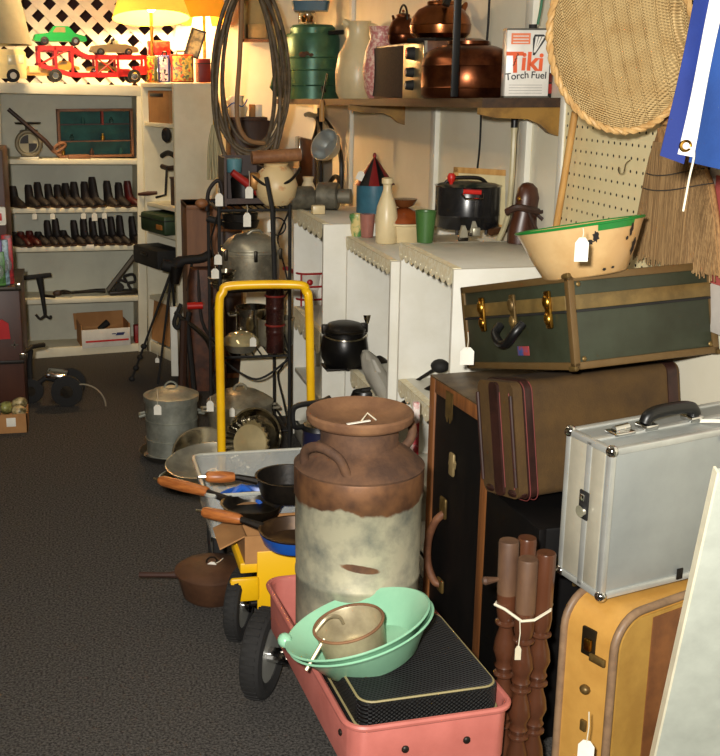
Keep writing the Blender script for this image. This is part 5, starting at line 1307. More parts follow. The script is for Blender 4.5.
# flag
fpos = PD(700, 70, 1.72)
fg = thing('flag', 'blue cloth flag with white header band and grommet hanging at the upper right', 'flag', fpos, rz=-YAW)
pxm = 1.72 / F
def fl(px, py, d=0): return V(((px - 700) * pxm, d, -(py - 70) * pxm * 1.03))
def sheet(name, cols, m, th=.0015, parent=fg, nu=12, nv=22, wave=.006, off=0):
    """cloth panel between two side lines, gently folded"""
    rowsF, rowsB = [], []
    bmx = M(); vsf = []
    for side in (0, 1):
        g = []
        for j in range(nv + 1):
            v = j / nv; row = []
            for i in range(nu + 1):
                u = i / nu
                l = V(cols[0][0]).lerp(V(cols[0][1]), v); r_ = V(cols[1][0]).lerp(V(cols[1][1]), v)
                p = l.lerp(r_, u); p.y += wave * math.sin(p.x * 60 + p.z * 9) + off + side * th
                row.append(bmx.bm.verts.new(p))
            g.append(row)
        vsf.append(g)
    f, b = vsf
    for j in range(nv):
        for i in range(nu):
            bmx.bm.faces.new((f[j][i], f[j][i + 1], f[j + 1][i + 1], f[j + 1][i])); bmx.bm.faces.new((b[j][i + 1], b[j][i], b[j + 1][i], b[j + 1][i + 1]))
    for j in range(nv):
        bmx.bm.faces.new((f[j][0], f[j + 1][0], b[j + 1][0], b[j][0])); bmx.bm.faces.new((f[j + 1][nu], f[j][nu], b[j][nu], b[j + 1][nu]))
    for i in range(nu):
        bmx.bm.faces.new((f[0][i + 1], f[0][i], b[0][i], b[0][i + 1])); bmx.bm.faces.new((f[nv][i], f[nv][i + 1], b[nv][i + 1], b[nv][i]))
    return bmx.done(name, m, parent)
fblue = mat('flag_blue', (22, 46, 118), .85, col2=(17, 38, 104), scale=6, bump=.15, bscale=300)
fblue2 = mat('flag_blue_light', (18, 60, 124), .85, col2=(14, 50, 108), scale=6, bump=.15, bscale=300)
sheet('blue_cloth', ((fl(693, -30), fl(669, 152)), (fl(712, -30), fl(692, 160))), fblue, off=.004)
sheet('field', ((fl(716, -30), fl(697, 158)), (fl(800, -30), fl(790, 178))), fblue2, off=.005, nu=24)
sheet('header_band', ((fl(709, -30), fl(684, 150)), (fl(723, -30), fl(700, 153))), mat('flag_white', (232, 230, 224), .85), off=-.002)
em = M(); em.prism([(.02, .14), (.1, .15), (.1, .06), (.05, .075), (.03, .1)], -.006, -.004); em.done('emblem', mat('emblem_green', (120, 140, 60), .8, col2=(200, 170, 70), scale=60, lo=.4, hi=.6), fg)
gq = fl(691, 142, -.006)
M().torus(gq, .0075, .003, 20, mtx=None).done('grommet', brass, fg).rotation_euler = (0, 0, 0)
g_ = [o_ for o_ in fg.children if o_.name.startswith('grommet')][0]
g_.data.transform(T(gq) @ T(rot=(R(90), 0, 0)) @ T(-gq))
M().cyl(gq + V((0, .002, 0)), gq + V((0, -.001, 0)), .0066).done('grommet_hole', matteblack, fg)
M().tube(smooth_path([gq, gq + V((.012, -.006, -.01)), gq + V((.008, -.006, -.05)), gq + V((.004, -.004, -.1))], 5), .0016, 5).done('string', string, fg)
M().tube([fl(715, -28, 0), fl(718, -120, 0), V((.04, 0, 2.6 - fpos.z))], .003, 6).done('hanging_cord', string, fg)
# striped cloth at the very edge
o = thing('hanging_cloth', 'white cloth with a faded red stripe at the right edge beside the broom', 'cloth', PX(716, 170, WX - .03))
ww0 = PX(712, 170, WX - .03).y - o.location.y
M().box((-.005, -.35, -.36), (.005, ww0, .02), .002).done('cloth', mat('cloth_white', (224, 216, 206), .9), o)
M().box((-.007, -.2, -.25), (-.005, ww0 - .03, -.01), .001).done('red_stripe', mat('faded_red', (196, 92, 84), .9), o)

# ------------------------------------------------------------------ yellow platform cart and its load
h0, h1 = PY(221, 300, 3.32), PY(309, 300, 3.28)
ptop = .235
cz0 = V((PZ(240, 575, .2).x, 2.80, 0))
cart = thing('platform_cart', 'yellow platform cart with tall looped push handle, loaded with skillets', 'cart', cz0)
CWd = .36; CL = .62
ylw = mat('chipped_yellow', (236, 184, 20), .4, col2=(60, 50, 38), scale=16, lo=.66, hi=.72)
M().box((0, 0, ptop - .03), (CWd, CL, ptop), .004).done('platform', ylw, cart)
M().box((.045, -.01, .1), (CWd, .0, ptop + .035), .003).done('end_plate', ylw, cart)
M().box((-.03, -.02, .13), (.05, -.004, .2), .008).done('corner_tab', yellow, cart)
lt, rt = PY(219, 300, 3.37) - cz0, PY(309, 300, 3.33) - cz0
zt = PY(262, 286, 3.35).z
lb, rb_ = PY(222, 478, 3.40) - cz0, PY(312, 450, 3.38) - cz0
pts = [lb, lb.lerp(V((lt.x, lt.y, zt - .05)), .5), V((lt.x, lt.y, zt - .07)), V((lt.x + .012, lt.y, zt - .02)), V((lt.x + .04, lt.y, zt)), V((rt.x - .04, rt.y, zt + .004)), V((rt.x - .01, rt.y, zt - .016)), V((rt.x, rt.y, zt - .06)), rb_.lerp(V((rt.x, rt.y, zt - .05)), .5), rb_]
M().tube(smooth_path(pts, 6), .0135, 12).done('handle', yellow, cart)
for q in (lb, rb_):
    M().tube([q + V((0, 0, .1)), q, V((q.x, q.y, ptop - .02))], [.0145, .0145, .014], 10).done('handle_foot', mat('rusty_steel', (80, 56, 40), .6, .5, col2=(40, 32, 28), scale=20), cart)
def wheel(parent, c, r, w, hub_len=.02, yaw=0.0):
    """pneumatic wheel, axle along x"""
    t = M(); cs = []
    for k in range(40):
        a = 2 * PI * k / 40; cs.append((math.cos(a), math.sin(a)))
    sec = [(r * .62, -w * .36), (r * .8, -w * .5), (r * .93, -w * .42), (r, -w * .2), (r, w * .2), (r * .93, w * .42), (r * .8, w * .5), (r * .62, w * .36)]
    rings = [[V((c[0] + x, c[1] + rr * ca, c[2] + rr * sa)) for rr, x in sec] for ca, sa in cs]
    t.rings(rings, close=True); wo = t.done('wheel', rubber, parent)
    g = M()
    for k in range(36):
        a = 2 * PI * k / 36; n = V((0, math.cos(a), math.sin(a)))
        g.box((-w * .3, -.004, r * .985), (w * .3, .004, r * 1.012), mtx=T(c, (a, 0, 0)))
    g.done('tread', rubber, wo, kind='stuff')
    rm = M(); rm.tube([V(c) + V((-w * .3, 0, 0)), V(c) + V((-w * .18, 0, 0)), V(c) + V((w * .18, 0, 0)), V(c) + V((w * .3, 0, 0))], [r * .62, r * .5, r * .5, r * .62], 32)
    rm.done('rim', mat('wheel_rim', (176, 176, 168), .4, .4), wo)
    M().cyl(V(c) + V((-w * .45, 0, 0)), V(c) + V((w * .45 + hub_len, 0, 0)), r * .17).done('hub', chrome, wo)
    if yaw:
        x_ = T(c) @ T(rot=(0, 0, yaw)) @ T(-V(c))
        for q_ in [wo] + list(wo.children): q_.data.transform(x_)
    return wo
for x, y in ((-.0, .03), (CWd, .06), (-.0, CL - .1), (CWd, CL - .1)):
    wheel(cart, (x + (.0 if x < .1 else -.03), y, .1), .1, .045, .012, R(-24) if (x < .1 and y < .1) else 0)
M().cyl((.0, .03, .1), (CWd - .03, .06, .1), .01).done('axle', iron, cart); M().cyl((.0, CL - .1, .1), (CWd - .03, CL - .1, .1), .01).done('axle', iron, cart)
# clear bin
bq = V((PZ(212, 512, .37).x, 2.96, ptop + .001))
bn = thing('plastic_bin', 'clear plastic bin on the yellow cart holding black skillets', 'bin', bq)
bw2, bl2, bh2 = .36, .36, .135
def tub(m_, w, l, h, th, tap=.92, r=.03):
    c = (w / 2, l / 2)
    rg = [[V((x, y, z)) for x, y in rrect(w * k - o, l * k - o, r, 4, c)] for z, k, o in ((0, tap, 0), (h, 1, 0), (h, 1, -.016), (h + .006, 1, -.016), (h + .006, 1, .004), (h, 1, 2 * th), (th, tap, 2 * th))]
    return m_.rings(rg)
tub(M(), bw2, bl2, bh2, .0025).done('tub', frost, bn)
M().tube([V((x, y, bh2 + .004)) for x, y in rrect(bw2 + .004, bl2 + .004, .03, 5, (bw2 / 2, bl2 / 2))], .005, 8, closed=True).done('lip', mat('bin_lip', (206, 206, 192), .35, trans=.2), bn)
# cardboard box
xq = PZ(262, 548, .33)
bx_ = thing('cardboard_box', 'open brown cardboard box on the near end of the yellow cart', 'box', V((cz0.x + .012, 2.792, ptop + .001)))
bwd, bln, bhh = .33, .15, .08
w_ = M(); w_.box((0, 0, 0), (bwd, .004, bhh)); w_.box((0, bln - .004, 0), (bwd, bln, bhh)); w_.box((0, .004, 0), (.004, bln - .004, bhh)); w_.box((bwd - .004, .004, 0), (bwd, bln - .004, bhh)); w_.box((.004, .004, 0), (bwd - .004, bln - .004, .004))
w_.done('walls', cardboard, bx_, smooth=0)
M().box((-.075, .0, -.002), (0, bln, .002), .0005, T((0, 0, bhh), (0, R(-25), 0))).done('flap', cardboard, bx_, smooth=0)
M().box((0, bln, -.002), (bwd, bln + .06, .002), .0005, T((0, 0, bhh - .01), (R(14), 0, 0))).done('flap', carton_in, bx_, smooth=0)
M().box((.09, -.001, .03), (.2, 0, .038)).done('dark_mark', matteblack, bx_)
# skillets with wooden handles
def skillet(label, rim, r, depth, a, hl, hm_=wood_handle, bm_=iron, base=None, tilt=(0, 0)):
    """a = handle azimuth in degrees; rim = centre of the rim"""
    t = thing('skillet', label, 'skillet', V(rim) - V((0, 0, depth)), rot=(R(tilt[0]), R(tilt[1]), R(a)))
    M().lathe([(0, 0), (r * .8, 0), (r * .84, .004), (r, depth - .002), (r + .003, depth), (r - .004, depth), (r * .82, .007), (0, .006)], 44).done('pan', bm_, t)
    if base: M().lathe([(r * .5, -.002), (r * .82, -.002), (r * .88, depth * .1), (r * 1.004, depth * .86), (r * .99, depth * .86), (r * .85, .004)], 44).done('enamel_outside', base, t)
    M().tube([(r * .97, 0, depth * .8), (r + .05, 0, depth + .002), (r + .07, 0, depth + .004)], [.012, .009, .009], 8).done('shank', iron, t)
    x0 = r + .06
    M().tube([(x0, 0, depth + .004), (x0 + .008, 0, depth + .004), (x0 + hl * .45, 0, depth + .006), (x0 + hl * .92, 0, depth + .009), (x0 + hl, 0, depth + .01)], [.012, .0145, .017, .0155, .011], 14).done('wooden_handle', hm_, t)
    M().tube([(x0 + hl, 0, depth + .01), (x0 + hl + .02, 0, depth + .011)], [.006, .004], 8).done('hanging_tip', steel, t)
    return t
def skil(label, tip, root, z, r, depth, **k):
    """handle from the pixel of its tip to the pixel where the pan begins, lying at height z"""
    a, b = PZ(*tip, z), PZ(*root, z); d = a - b; ang = math.degrees(math.atan2(d.y, d.x)); L = d.length
    hl = max(L - .08, .08)
    c = b - V((math.cos(R(ang)), math.sin(R(ang)), 0)) * r
    return skillet(label, c + V((0, 0, 0)), r, depth, ang, hl, **k)
skil('greenish black skillet lying low in the bin, its wooden handle reaching farthest left', (154, 482), (226, 497), .375, .085, .035, bm_=iron_rim)
skil('deep black skillet on the bin with its wooden handle pointing left', (206, 480), (256, 477), .435, .092, .062, bm_=iron)
skil('skillet with blue enamel outside resting on the cardboard box', (196, 514), (262, 524), .36, .095, .04, bm_=mat('old_skillet', (104, 78, 46), .45, .4, col2=(62, 44, 28), scale=10), base=bluepl)
o = M().tube(smooth_path([(0, 0, 0), (.03, .02, .02), (.06, .01, .0), (.08, -.02, -.02)], 5), .012, 8).done('blue_strap', bluepl); o.location = PZ(232, 498, .36)
set_tag(o, 'bright blue strap curled among the skillets in the clear bin', 'strap')
o = thing('enamel_pan', 'blue bottomed pan deep in the clear bin under the black skillets', 'pan', bq + V((.17, .17, .004)))
M().lathe([(0, 0), (.1, 0), (.12, .05), (.124, .052), (.117, .05), (.098, .006), (0, .006)], 40).done('bowl', bluepl, o)
# coffee pot with black handle behind the milk can
q = PY(306, 436, 2.62)
o = thing('coffee_pot', 'dark blue and black pot with square black handle behind the milk can', 'pot', V((PY(319, 436, 2.95).x, 2.95, ptop + .001)))
M().lathe([(0, 0), (.05, 0), (.052, .16), (.046, .32), (.05, .322), (0, .322)], 32).done('body', mat('navy_enamel', (24, 26, 52), .3), o)
M().tube(smooth_path([(-.045, 0, .33), (-.072, -.01, .335), (-.078, -.01, .375), (-.062, -.01, .395), (0, -.01, .402), (.03, 0, .41)], 5), .008, 8).done('handle', black, o)
M().lathe([(.05, .322), (.045, .335), (.0, .345)], 28).done('lid', black, o)

# ------------------------------------------------------------------ pink wagon, milk can, basins
fl_, nl_ = PZ(268, 580, .33), PZ(352, 728, .33)
wdir = (fl_ - nl_); wl = wdir.length; w_rz = math.atan2(wdir.y, wdir.x) - PI / 2
wag = thing('wagon', 'faded pink metal wagon holding a milk can and enamel basins', 'wagon', V((nl_.x, nl_.y, 0)), w_rz)
wW, wZ0, wZ1 = .322, .205, .325
c = (wW / 2, wl / 2)
rg = [[V((x, y, z)) for x, y in rrect(wW - o, wl - o, .035, 6, c)] for z, o in ((wZ0, .02), (wZ0 + .01, .0), (wZ1, -.004), (wZ1 + .004, .001), (wZ1, .006), (wZ0 + .012, .01), (wZ0 + .004, .03))]
M().rings(rg).done('tray', pink, wag)
M().tube([V((x, y, wZ1 + .002)) for x, y in rrect(wW + .012, wl + .012, .04, 6, c)], .0065, 8, closed=True).done('rolled_rim', pink, wag)
for x, y in ((wW * .33, -.003), (wW * .72, -.003)):
    M().ball((x, y, .27), (.008, .005, .008), 10).done('bolt', iron, wag)
for x, y in ((-.004, .06), (wW + .004, wl * .4)): M().ball((x, y, .285), (.004, .007, .007), 10).done('bolt', iron, wag)
M().box((.06, .12, .15), (wW - .06, .17, wZ0), .004).done('front_bracket', iron, wag); M().box((.06, wl - .14, .12), (wW - .06, wl - .09, wZ0), .004).done('rear_bracket', iron, wag)
wheel(wag, (-.004, wl + .04, .114), .114, .058, .03, R(-33)); wheel(wag, (wW + .055, wl - .1, .112), .112, .06, 0)
wheel(wag, (.07, .14, .09), .09, .05, .0); wheel(wag, (wW - .07, .14, .09), .09, .05, .0)
M().tube([(-.018, wl + .035, .112), (.04, wl - .0, .112), (.1, wl - .1, .112), (wW + .055, wl - .1, .112)], .012).done('rear_axle', chrome, wag); M().cyl((.07, .14, .09), (wW - .07, .14, .09), .01).done('front_axle', iron, wag)
# milk can
mcx = PZ(366, 421, .775); 
mc = thing('milk_can', 'tall old milk can with rusty neck and dished lid standing in the pink wagon', 'milk can', V((mcx.x - .014, mcx.y, wZ0 + .013))); mc.scale = (.94, .94, 1.0)
mr = .1505
def milk_material():
    m = mat('milk_can_metal', (178, 172, 146), .55, .3, col2=(112, 114, 104), scale=13, lo=.4, hi=.72, bump=.12, bscale=50)
    nt = m.node_tree; N, L = nt.nodes, nt.links; b = N['Principled BSDF']
    src = b.inputs['Base Color'].links[0].from_socket
    tc = N.new('ShaderNodeTexCoord'); sp = N.new('ShaderNodeSeparateXYZ'); L.new(tc.outputs['Object'], sp.inputs[0])
    ns = N.new('ShaderNodeTexNoise'); ns.inputs['Scale'].default_value = 9; ns.inputs['Detail'].default_value = 8; L.new(tc.outputs['Object'], ns.inputs['Vector'])
    # ragged rust line below the shoulder
    ad = N.new('ShaderNodeMath'); ad.operation = 'MULTIPLY_ADD'; L.new(ns.outputs['Fac'], ad.inputs[0]); ad.inputs[1].default_value = .09; L.new(sp.outputs[2], ad.inputs[2])
    mr_ = N.new('ShaderNodeMapRange'); mr_.inputs[1].default_value = .438; mr_.inputs[2].default_value = .444; L.new(ad.outputs[0], mr_.inputs[0])
    # one rust scar low on the front
    def band(sock, c_, w_):
        s1 = N.new('ShaderNodeMath'); s1.operation = 'SUBTRACT'; L.new(sock, s1.inputs[0]); s1.inputs[1].default_value = c_
        s2 = N.new('ShaderNodeMath'); s2.operation = 'DIVIDE'; L.new(s1.outputs[0], s2.inputs[0]); s2.inputs[1].default_value = w_
        s3 = N.new('ShaderNodeMath'); s3.operation = 'POWER'; L.new(s2.outputs[0], s3.inputs[0]); s3.inputs[1].default_value = 2
        return s3.outputs[0]
    sl = N.new('ShaderNodeMath'); sl.operation = 'MULTIPLY_ADD'; L.new(sp.outputs[0], sl.inputs[0]); sl.inputs[1].default_value = .16; L.new(sp.outputs[2], sl.inputs[2])
    e = N.new('ShaderNodeMath'); e.operation = 'ADD'; L.new(band(sp.outputs[0], -.03, .055), e.inputs[0]); L.new(band(sl.outputs[0], .262, .011), e.inputs[1])
    yv = N.new('ShaderNodeMath'); yv.operation = 'GREATER_THAN'; L.new(sp.outputs[1], yv.inputs[0]); yv.inputs[1].default_value = 0
    e2 = N.new('ShaderNodeMath'); e2.operation = 'MULTIPLY_ADD'; L.new(yv.outputs[0], e2.inputs[0]); e2.inputs[1].default_value = 20; L.new(e.outputs[0], e2.inputs[2])
    e3 = N.new('ShaderNodeMath'); e3.operation = 'MULTIPLY_ADD'; L.new(ns.outputs['Fac'], e3.inputs[0]); e3.inputs[1].default_value = 3.0; L.new(e2.outputs[0], e3.inputs[2])
    lt = N.new('ShaderNodeMapRange'); lt.inputs[1].default_value = 2.35; lt.inputs[2].default_value = 2.1; L.new(e3.outputs[0], lt.inputs[0])
    mx = N.new('ShaderNodeMath'); mx.operation = 'MAXIMUM'; L.new(mr_.outputs[0], mx.inputs[0]); L.new(lt.outputs[0], mx.inputs[1])
    n3 = N.new('ShaderNodeTexNoise'); n3.inputs['Scale'].default_value = 24; n3.inputs['Detail'].default_value = 6; L.new(tc.outputs['Object'], n3.inputs['Vector'])
    cr = N.new('ShaderNodeValToRGB'); cr.color_ramp.elements[0].position = .35; cr.color_ramp.elements[0].color = lin((122, 84, 54)); cr.color_ramp.elements[1].position = .68; cr.color_ramp.elements[1].color = lin((80, 54, 38)); L.new(n3.outputs['Fac'], cr.inputs['Fac'])
    mi_ = N.new('ShaderNodeMix'); mi_.data_type = 'RGBA'; L.new(mx.outputs[0], mi_.inputs[0]); L.new(src, mi_.inputs[6]); L.new(cr.outputs['Color'], mi_.inputs[7])
    L.new(mi_.outputs[2], b.inputs['Base Color'])
    return m
M().lathe([(0, 0), (mr - .004, 0), (mr, .008), (mr - .002, .02), (mr - .002, .2), (mr, .203), (mr, .212), (mr - .002, .215), (mr, .3), (mr, .39), (mr + .003, .395), (mr + .003, .452), (mr + .001, .458)], 64).done('body', milk_material(), mc)
M().lathe([(mr + .002, .457), (mr + .004, .462), (mr - .004, .469), (mr * .82, .488), (mr * .68, .5), (.097, .504), (.092, .509), (.091, .55), (.09, .552), (.08, .54)], 56).done('shoulder', rust, mc)
M().lathe([(.09, .548), (.114, .556), (.121, .56), (.125, .566), (.126, .578), (.122, .583), (.116, .58), (.1, .568), (.085, .561), (.04, .558), (0, .557)], 56).done('lid', rust_lid, mc)
for s, a0 in ((-1, 215), (1, 20)):
    hp_ = []
    ca, sa = math.cos(R(a0)), math.sin(R(a0)); tx_, ty_ = -sa, ca
    base = [( .128, -.0, .475), (.15, 0, .495), (.152, 0, .526), (.126, 0, .542), (.09, 0, .535)] if s > 0 else [(.118, -.066, .474), (.13, -.05, .508), (.138, 0, .528), (.13, .05, .512), (.116, .064, .474)]
    for u, v, z in base: hp_.append(V((ca * u + tx_ * v, sa * u + ty_ * v, z)))
    M().tube(smooth_path(hp_, 6), [.011] * 25, 10).done('side_handle', rust, mc)
o = thing('paper_slip', 'small folded paper slip lying in the dish of the milk can lid', 'paper', V((mcx.x - .015, mcx.y - .02, wZ0 + .013 + .561)))
M().box((-.034, -.004, 0), (.02, .004, .002), .0005, T(rot=(0, R(-4), R(6)))).done('slip', paper, o, smooth=0); M().tube([(.0, .0, .004), (.018, .02, .014), (.03, -.008, .006)], .0018, 5).done('string', string, o)
# woven black hamper case in the near end of the wagon
blkw = add_weave(mat('black_weave', (22, 23, 25), .5, col2=(14, 14, 16), scale=30), 620, 760, dark=.5, strength=1.0)
hs = thing('hamper', 'black woven flat hamper with pale piping lying in the near end of the wagon', 'hamper', V((nl_.x, nl_.y, wZ0 + .012)), w_rz)
hw, hl_, hh_ = .282, .325, .15
cc_ = (.015 + hw / 2 + .008, .018 + hl_ / 2)
def rbox(m_, w, l, z0, z1, r=.03, o=0):
    return m_.rings([[V((x, y, z)) for x, y in rrect(w + 2 * k, l + 2 * k, r, 5, cc_)] for z, k in ((z0, -.004), (z0 + .006, 0), (z1 - .006, 0), (z1, -.006))])
rbox(M(), hw, hl_, 0, .095).done('base', blkw, hs); rbox(M(), hw + .006, hl_ + .006, .095, hh_).done('lid', blkw, hs)
M().tube([V((x, y, .096)) for x, y in rrect(hw + .008, hl_ + .008, .03, 5, cc_)], .0025, 6, closed=True).done('piping', mat('piping_tan', (150, 138, 96), .6), hs)
M().tube([V((x, y, hh_ - .002)) for x, y in rrect(hw - .004, hl_ - .004, .028, 5, cc_)], .0025, 6, closed=True).done('piping', mat('piping_tan', (150, 138, 96), .6), hs)
# basins
def basin(name, label, c, r, h, rot, m, lip=.012):
    t = thing(name, label, 'basin', c, rot=rot)
    M().lathe([(0, 0), (r * .6, 0), (r * .66, .006), (r * .9, h * .85), (r * .94, h * .93), (r, h), (r + .002, h + .003), (r - .002, h + .005), (r * .93, h * .97), (r * .87, h * .84), (r * .63, .01), (0, .008)], 56).done('bowl', m, t)
    return t
bc = PZ(357, 622, .43)
brot = (R(-7), R(-17), 0)
bm_ = Euler(brot).to_matrix()
b1 = basin('basin', 'pale green enamel basin, the lower of two nested in the wagon', bc + bm_ @ V((.004, .0, -.085)), .153, .068, brot, turq)
b2 = basin('basin', 'pale green enamel basin, the upper of two, holding a tin pan', bc + bm_ @ V((0, 0, -.07)), .153, .066, brot, turq)
M().ball((-.15, .05, .066), (.016, .018, .016), 12).done('lug', turq, b2)
tcp = PZ(345, 630, .445)
tin = thing('tin_sifter', 'dull tin straight sided pan with a handle standing in the green basin', 'pan', bc + bm_ @ V((-.022, -.012, -.061)), rot=(R(-5), R(-14), R(18)))
tinm = mat('dull_tin', (196, 184, 150), .4, .45, col2=(150, 138, 110), scale=12, lo=.35, hi=.68)
M().lathe([(0, 0), (.062, 0), (.064, .003), (.071, .07), (.074, .073), (.071, .075), (.068, .07), (.061, .005), (0, .004)], 48).done('pan', tinm, tin)
M().torus((0, 0, .074), .072, .0032, 44).done('rim', rust_lid, tin)
M().tube(smooth_path([(-.062, .035, .07), (-.03, .03, .09), (.0, .04, .074), (.01, .05, .05)], 5), .004, 6).done('crossbar', tinm, tin)
M().tube([(-.06, .0, .068), (-.12, -.01, .03)], .004, 6).done('handle_wire', tinm, tin)
M().prism([(-.03, -.01), (.01, .012), (.02, .026), (-.006, .022), (-.04, -.004)], -.086, -.078).done('dark_tab', mat('tab_brown', (74, 60, 36), .6), tin)
M().prism([(-.012, .002), (.002, .012), (.0, .02), (-.016, .01)], -.088, -.086).done('yellow_tab', yellow, tin)

# ------------------------------------------------------------------ trunks and cases against the wall
def ebox(m, a, b, o=0.0):
    """twelve edges of a box as thin square trims"""
    return m
# wooden trunk on end
THt = .712
wt_ = thing('steamer_trunk', 'black steamer trunk with brown wooden edges standing on end by the milk can', 'trunk', V((.982, 2.505, 0)), R(5))
twood = mat('trunk_wood', (142, 90, 48), .5, col2=(110, 66, 34), scale=14, stretch=(3, 3, .3), lo=.35, hi=.65)
TD_Y, TX = .39, .40
M().box((.006, .006, .004), (TX, TD_Y - .006, THt - .006), .004).done('body', mat('trunk_black', (9, 8, 8), .6, spec=.25, col2=(24, 19, 16), scale=7, stretch=(1, 1, .3), lo=.45, hi=.75), wt_)
ew = .05
for lo_, hi_ in (((0, 0, 0), (.012, ew, THt)), ((0, TD_Y - .035, 0), (.012, TD_Y, THt)), ((0, ew, THt - .04), (.012, TD_Y - .035, THt)), ((0, ew, 0), (.012, TD_Y - .035, .04)),
               ((.012, -.001, THt - .03), (TX, .03, THt + .002)), ((.012, -.001, 0), (.05, .02, THt))):
    M().box(lo_, hi_, .003).done('wood_edge', twood, wt_)
M().box((.0, .0, THt - .002), (TX, TD_Y, THt + .003), .002).done('worn_top', mat('worn_top', (110, 92, 66), .5, .2, col2=(70, 54, 38), scale=16, lo=.35, hi=.65), wt_)
m = M(); m.prism([(0, -.07), (.014, -.085), (.022, -.06), (.03, -.085), (.044, -.07), (.044, 0), (0, 0)], -.002, 0, T((-.002, .27, THt - .01), (0, 0, -PI / 2))); m.done('corner_bracket', olbrass, wt_)
m = M(); m.cyl((-.004, .22, THt - .2), (.004, .22, THt - .2), .018, seg=6); m.box((-.006, .205, THt - .235), (.004, .235, THt - .17), .006); m.done('lock_plate', mat('dull_brass_plate', (164, 142, 98), .5, .4), wt_)
m = M(); m.box((-.006, .245, .34), (.004, .285, .4), .006); m.done('handle_mount', olbrass, wt_)
M().tube(smooth_path([(0, .26, .355), (-.02, .27, .33), (-.03, .29, .27), (-.028, .295, .2), (-.015, .28, .15), (0, .27, .14)], 5), .011, 10).done('leather_handle', mat('tan_leather', (138, 92, 62), .6, col2=(104, 66, 44), scale=16), wt_)
M().box((-.006, .245, .12), (.004, .285, .16), .006).done('handle_mount', olbrass, wt_)
o = M().box((-.01, -.01, 0), (.01, .01, .62), .004).done('red_label_tube', mat('red_white', (200, 60, 70), .5, col2=(230, 220, 210), scale=14, lo=.45, hi=.55)); o.location = V((PY(425, 470, 2.93).x - .005, 2.89 + .04, 0))
o.location = V((.93, 2.955, 0)); set_tag(o, 'narrow red and white carton edge showing left of the wooden edged trunk', 'carton')
# dark low trunk under the brown suitcase
dk = thing('footlocker', 'black metal footlocker with brass fittings under the brown suitcase', 'trunk', V((.985, 2.2, 0)), R(4))
M().box((0, 0, 0), (.44, .28, .535), .008).done('body', mat('locker_black', (7, 7, 8), .5, spec=.25, col2=(14, 12, 11), scale=9), dk)
m = M(); m.box((-.003, -.004, .43), (.444, .0, .442), .001); m.done('lid_seam', iron, dk)
for x, z in ((.12, .46), (.17, .43), (.09, .40)):
    M().box((x, -.008, z - .012), (x + .03, 0, z + .012), .004).done('brass_fitting', olbrass, dk)
M().box((.0, -.004, 0), (.018, .004, .535), .002).done('edge_strip', mat('dark_steel', (48, 46, 46), .35, .8), dk)
def fitbox(name, label, cat, N, rot):
    return thing(name, label, cat, N, rot=tuple(R(a) for a in rot))
# brown suitcase
bs = fitbox('suitcase', 'worn olive brown suitcase with dark leather ends under the green trunk', 'suitcase', (.973, 2.295, .567), (-10.4, -1.0, 10.8))
bd = (.473, .156, .272)
tweed = mat('olive_canvas', (84, 60, 24), .8, col2=(62, 43, 17), scale=9, lo=.35, hi=.68, bump=.25, bscale=200)
dleath = mat('maroon_leather', (56, 31, 25), .45, col2=(40, 22, 18), scale=14)
def rprism_yz(m, dy, dz, r, x0, x1, n=5):
    pts = rrect(dy, dz, r, n, (dy / 2, dz / 2))
    return m.rings([[V((x, y, z)) for y, z in pts] for x in (x0, x1)])
rprism_yz(M(), bd[1], bd[2], .022, .004, bd[0] - .004).done('body', tweed, bs)
m = M(); pts = rrect(bd[1] + .004, bd[2] + .004, .024, 6, (bd[1] / 2, bd[2] / 2))
for x0, x1, nm in ((.028, .052, 'strap_band'), (bd[0] - .04, bd[0] - .012, 'strap_band')):
    rprism_yz(M(), bd[1] + .006, bd[2] + .006, .025, x0, x1).done(nm, dleath, bs).location = (0, -.003, -.003)
for x in (.03, .05): M().tube([V((x, y - .0035, z - .0035)) for y, z in rrect(bd[1] + .007, bd[2] + .007, .025, 6, (bd[1] / 2, bd[2] / 2))], .0012, 5, closed=True).done('stitching', mat('red_stitch', (120, 52, 48), .7), bs)
rprism_yz(M(), .036, bd[2] - .004, .012, -.003, .005).done('end_panel', dleath, bs).location = (0, .058, .002)
for y in (.006, bd[1] - .006): M().tube([(-.0, y, .03), (-.0, y, bd[2] - .03)], .0045, 8).done('edge_piping', dleath, bs)
for y in (.012, .052): M().tube([(.0, y, .024), (.0, y, bd[2] - .024)], .0013, 5).done('stitching', mat('red_stitch', (120, 52, 48), .7), bs)
for y, z in ((.03, 0), (bd[1] - .03, 0)): M().ball((.02, y, .012), (.022, .03, .014), 12).done('corner_cap', dleath, bs)
# green trunk on top
gt_ = fitbox('steamer_trunk', 'green trunk with tan edges and brass latches tilted on top of the suitcases', 'trunk', (1.058, 2.225, .893), (-13.0, -1.2, 9.6))
gd = (.380, .48, .203)
gbody = mat('trunk_green', (52, 58, 43), .5, col2=(40, 43, 28), scale=7, lo=.35, hi=.68, bump=.1, bscale=60)
ttan = mat('trunk_tan', (102, 80, 46), .5, .2, col2=(96, 72, 38), scale=24, lo=.35, hi=.68)
M().box((.002, .002, .002), (gd[0] - .002, gd[1] - .002, gd[2] - .002), .006).done('body', gbody, gt_)
X_, Y_, Z_ = gd; e = .011
edges = [((0, 0, 0), (X_, 0, 0)), ((0, 0, Z_), (X_, 0, Z_)), ((0, Y_, 0), (X_, Y_, 0)), ((0, Y_, Z_), (X_, Y_, Z_)), ((0, 0, 0), (0, Y_, 0)), ((X_, 0, 0), (X_, Y_, 0)), ((0, 0, Z_), (0, Y_, Z_)), ((X_, 0, Z_), (X_, Y_, Z_)), ((0, 0, 0), (0, 0, Z_)), ((X_, 0, 0), (X_, 0, Z_)), ((0, Y_, 0), (0, Y_, Z_)), ((X_, Y_, 0), (X_, Y_, Z_))]
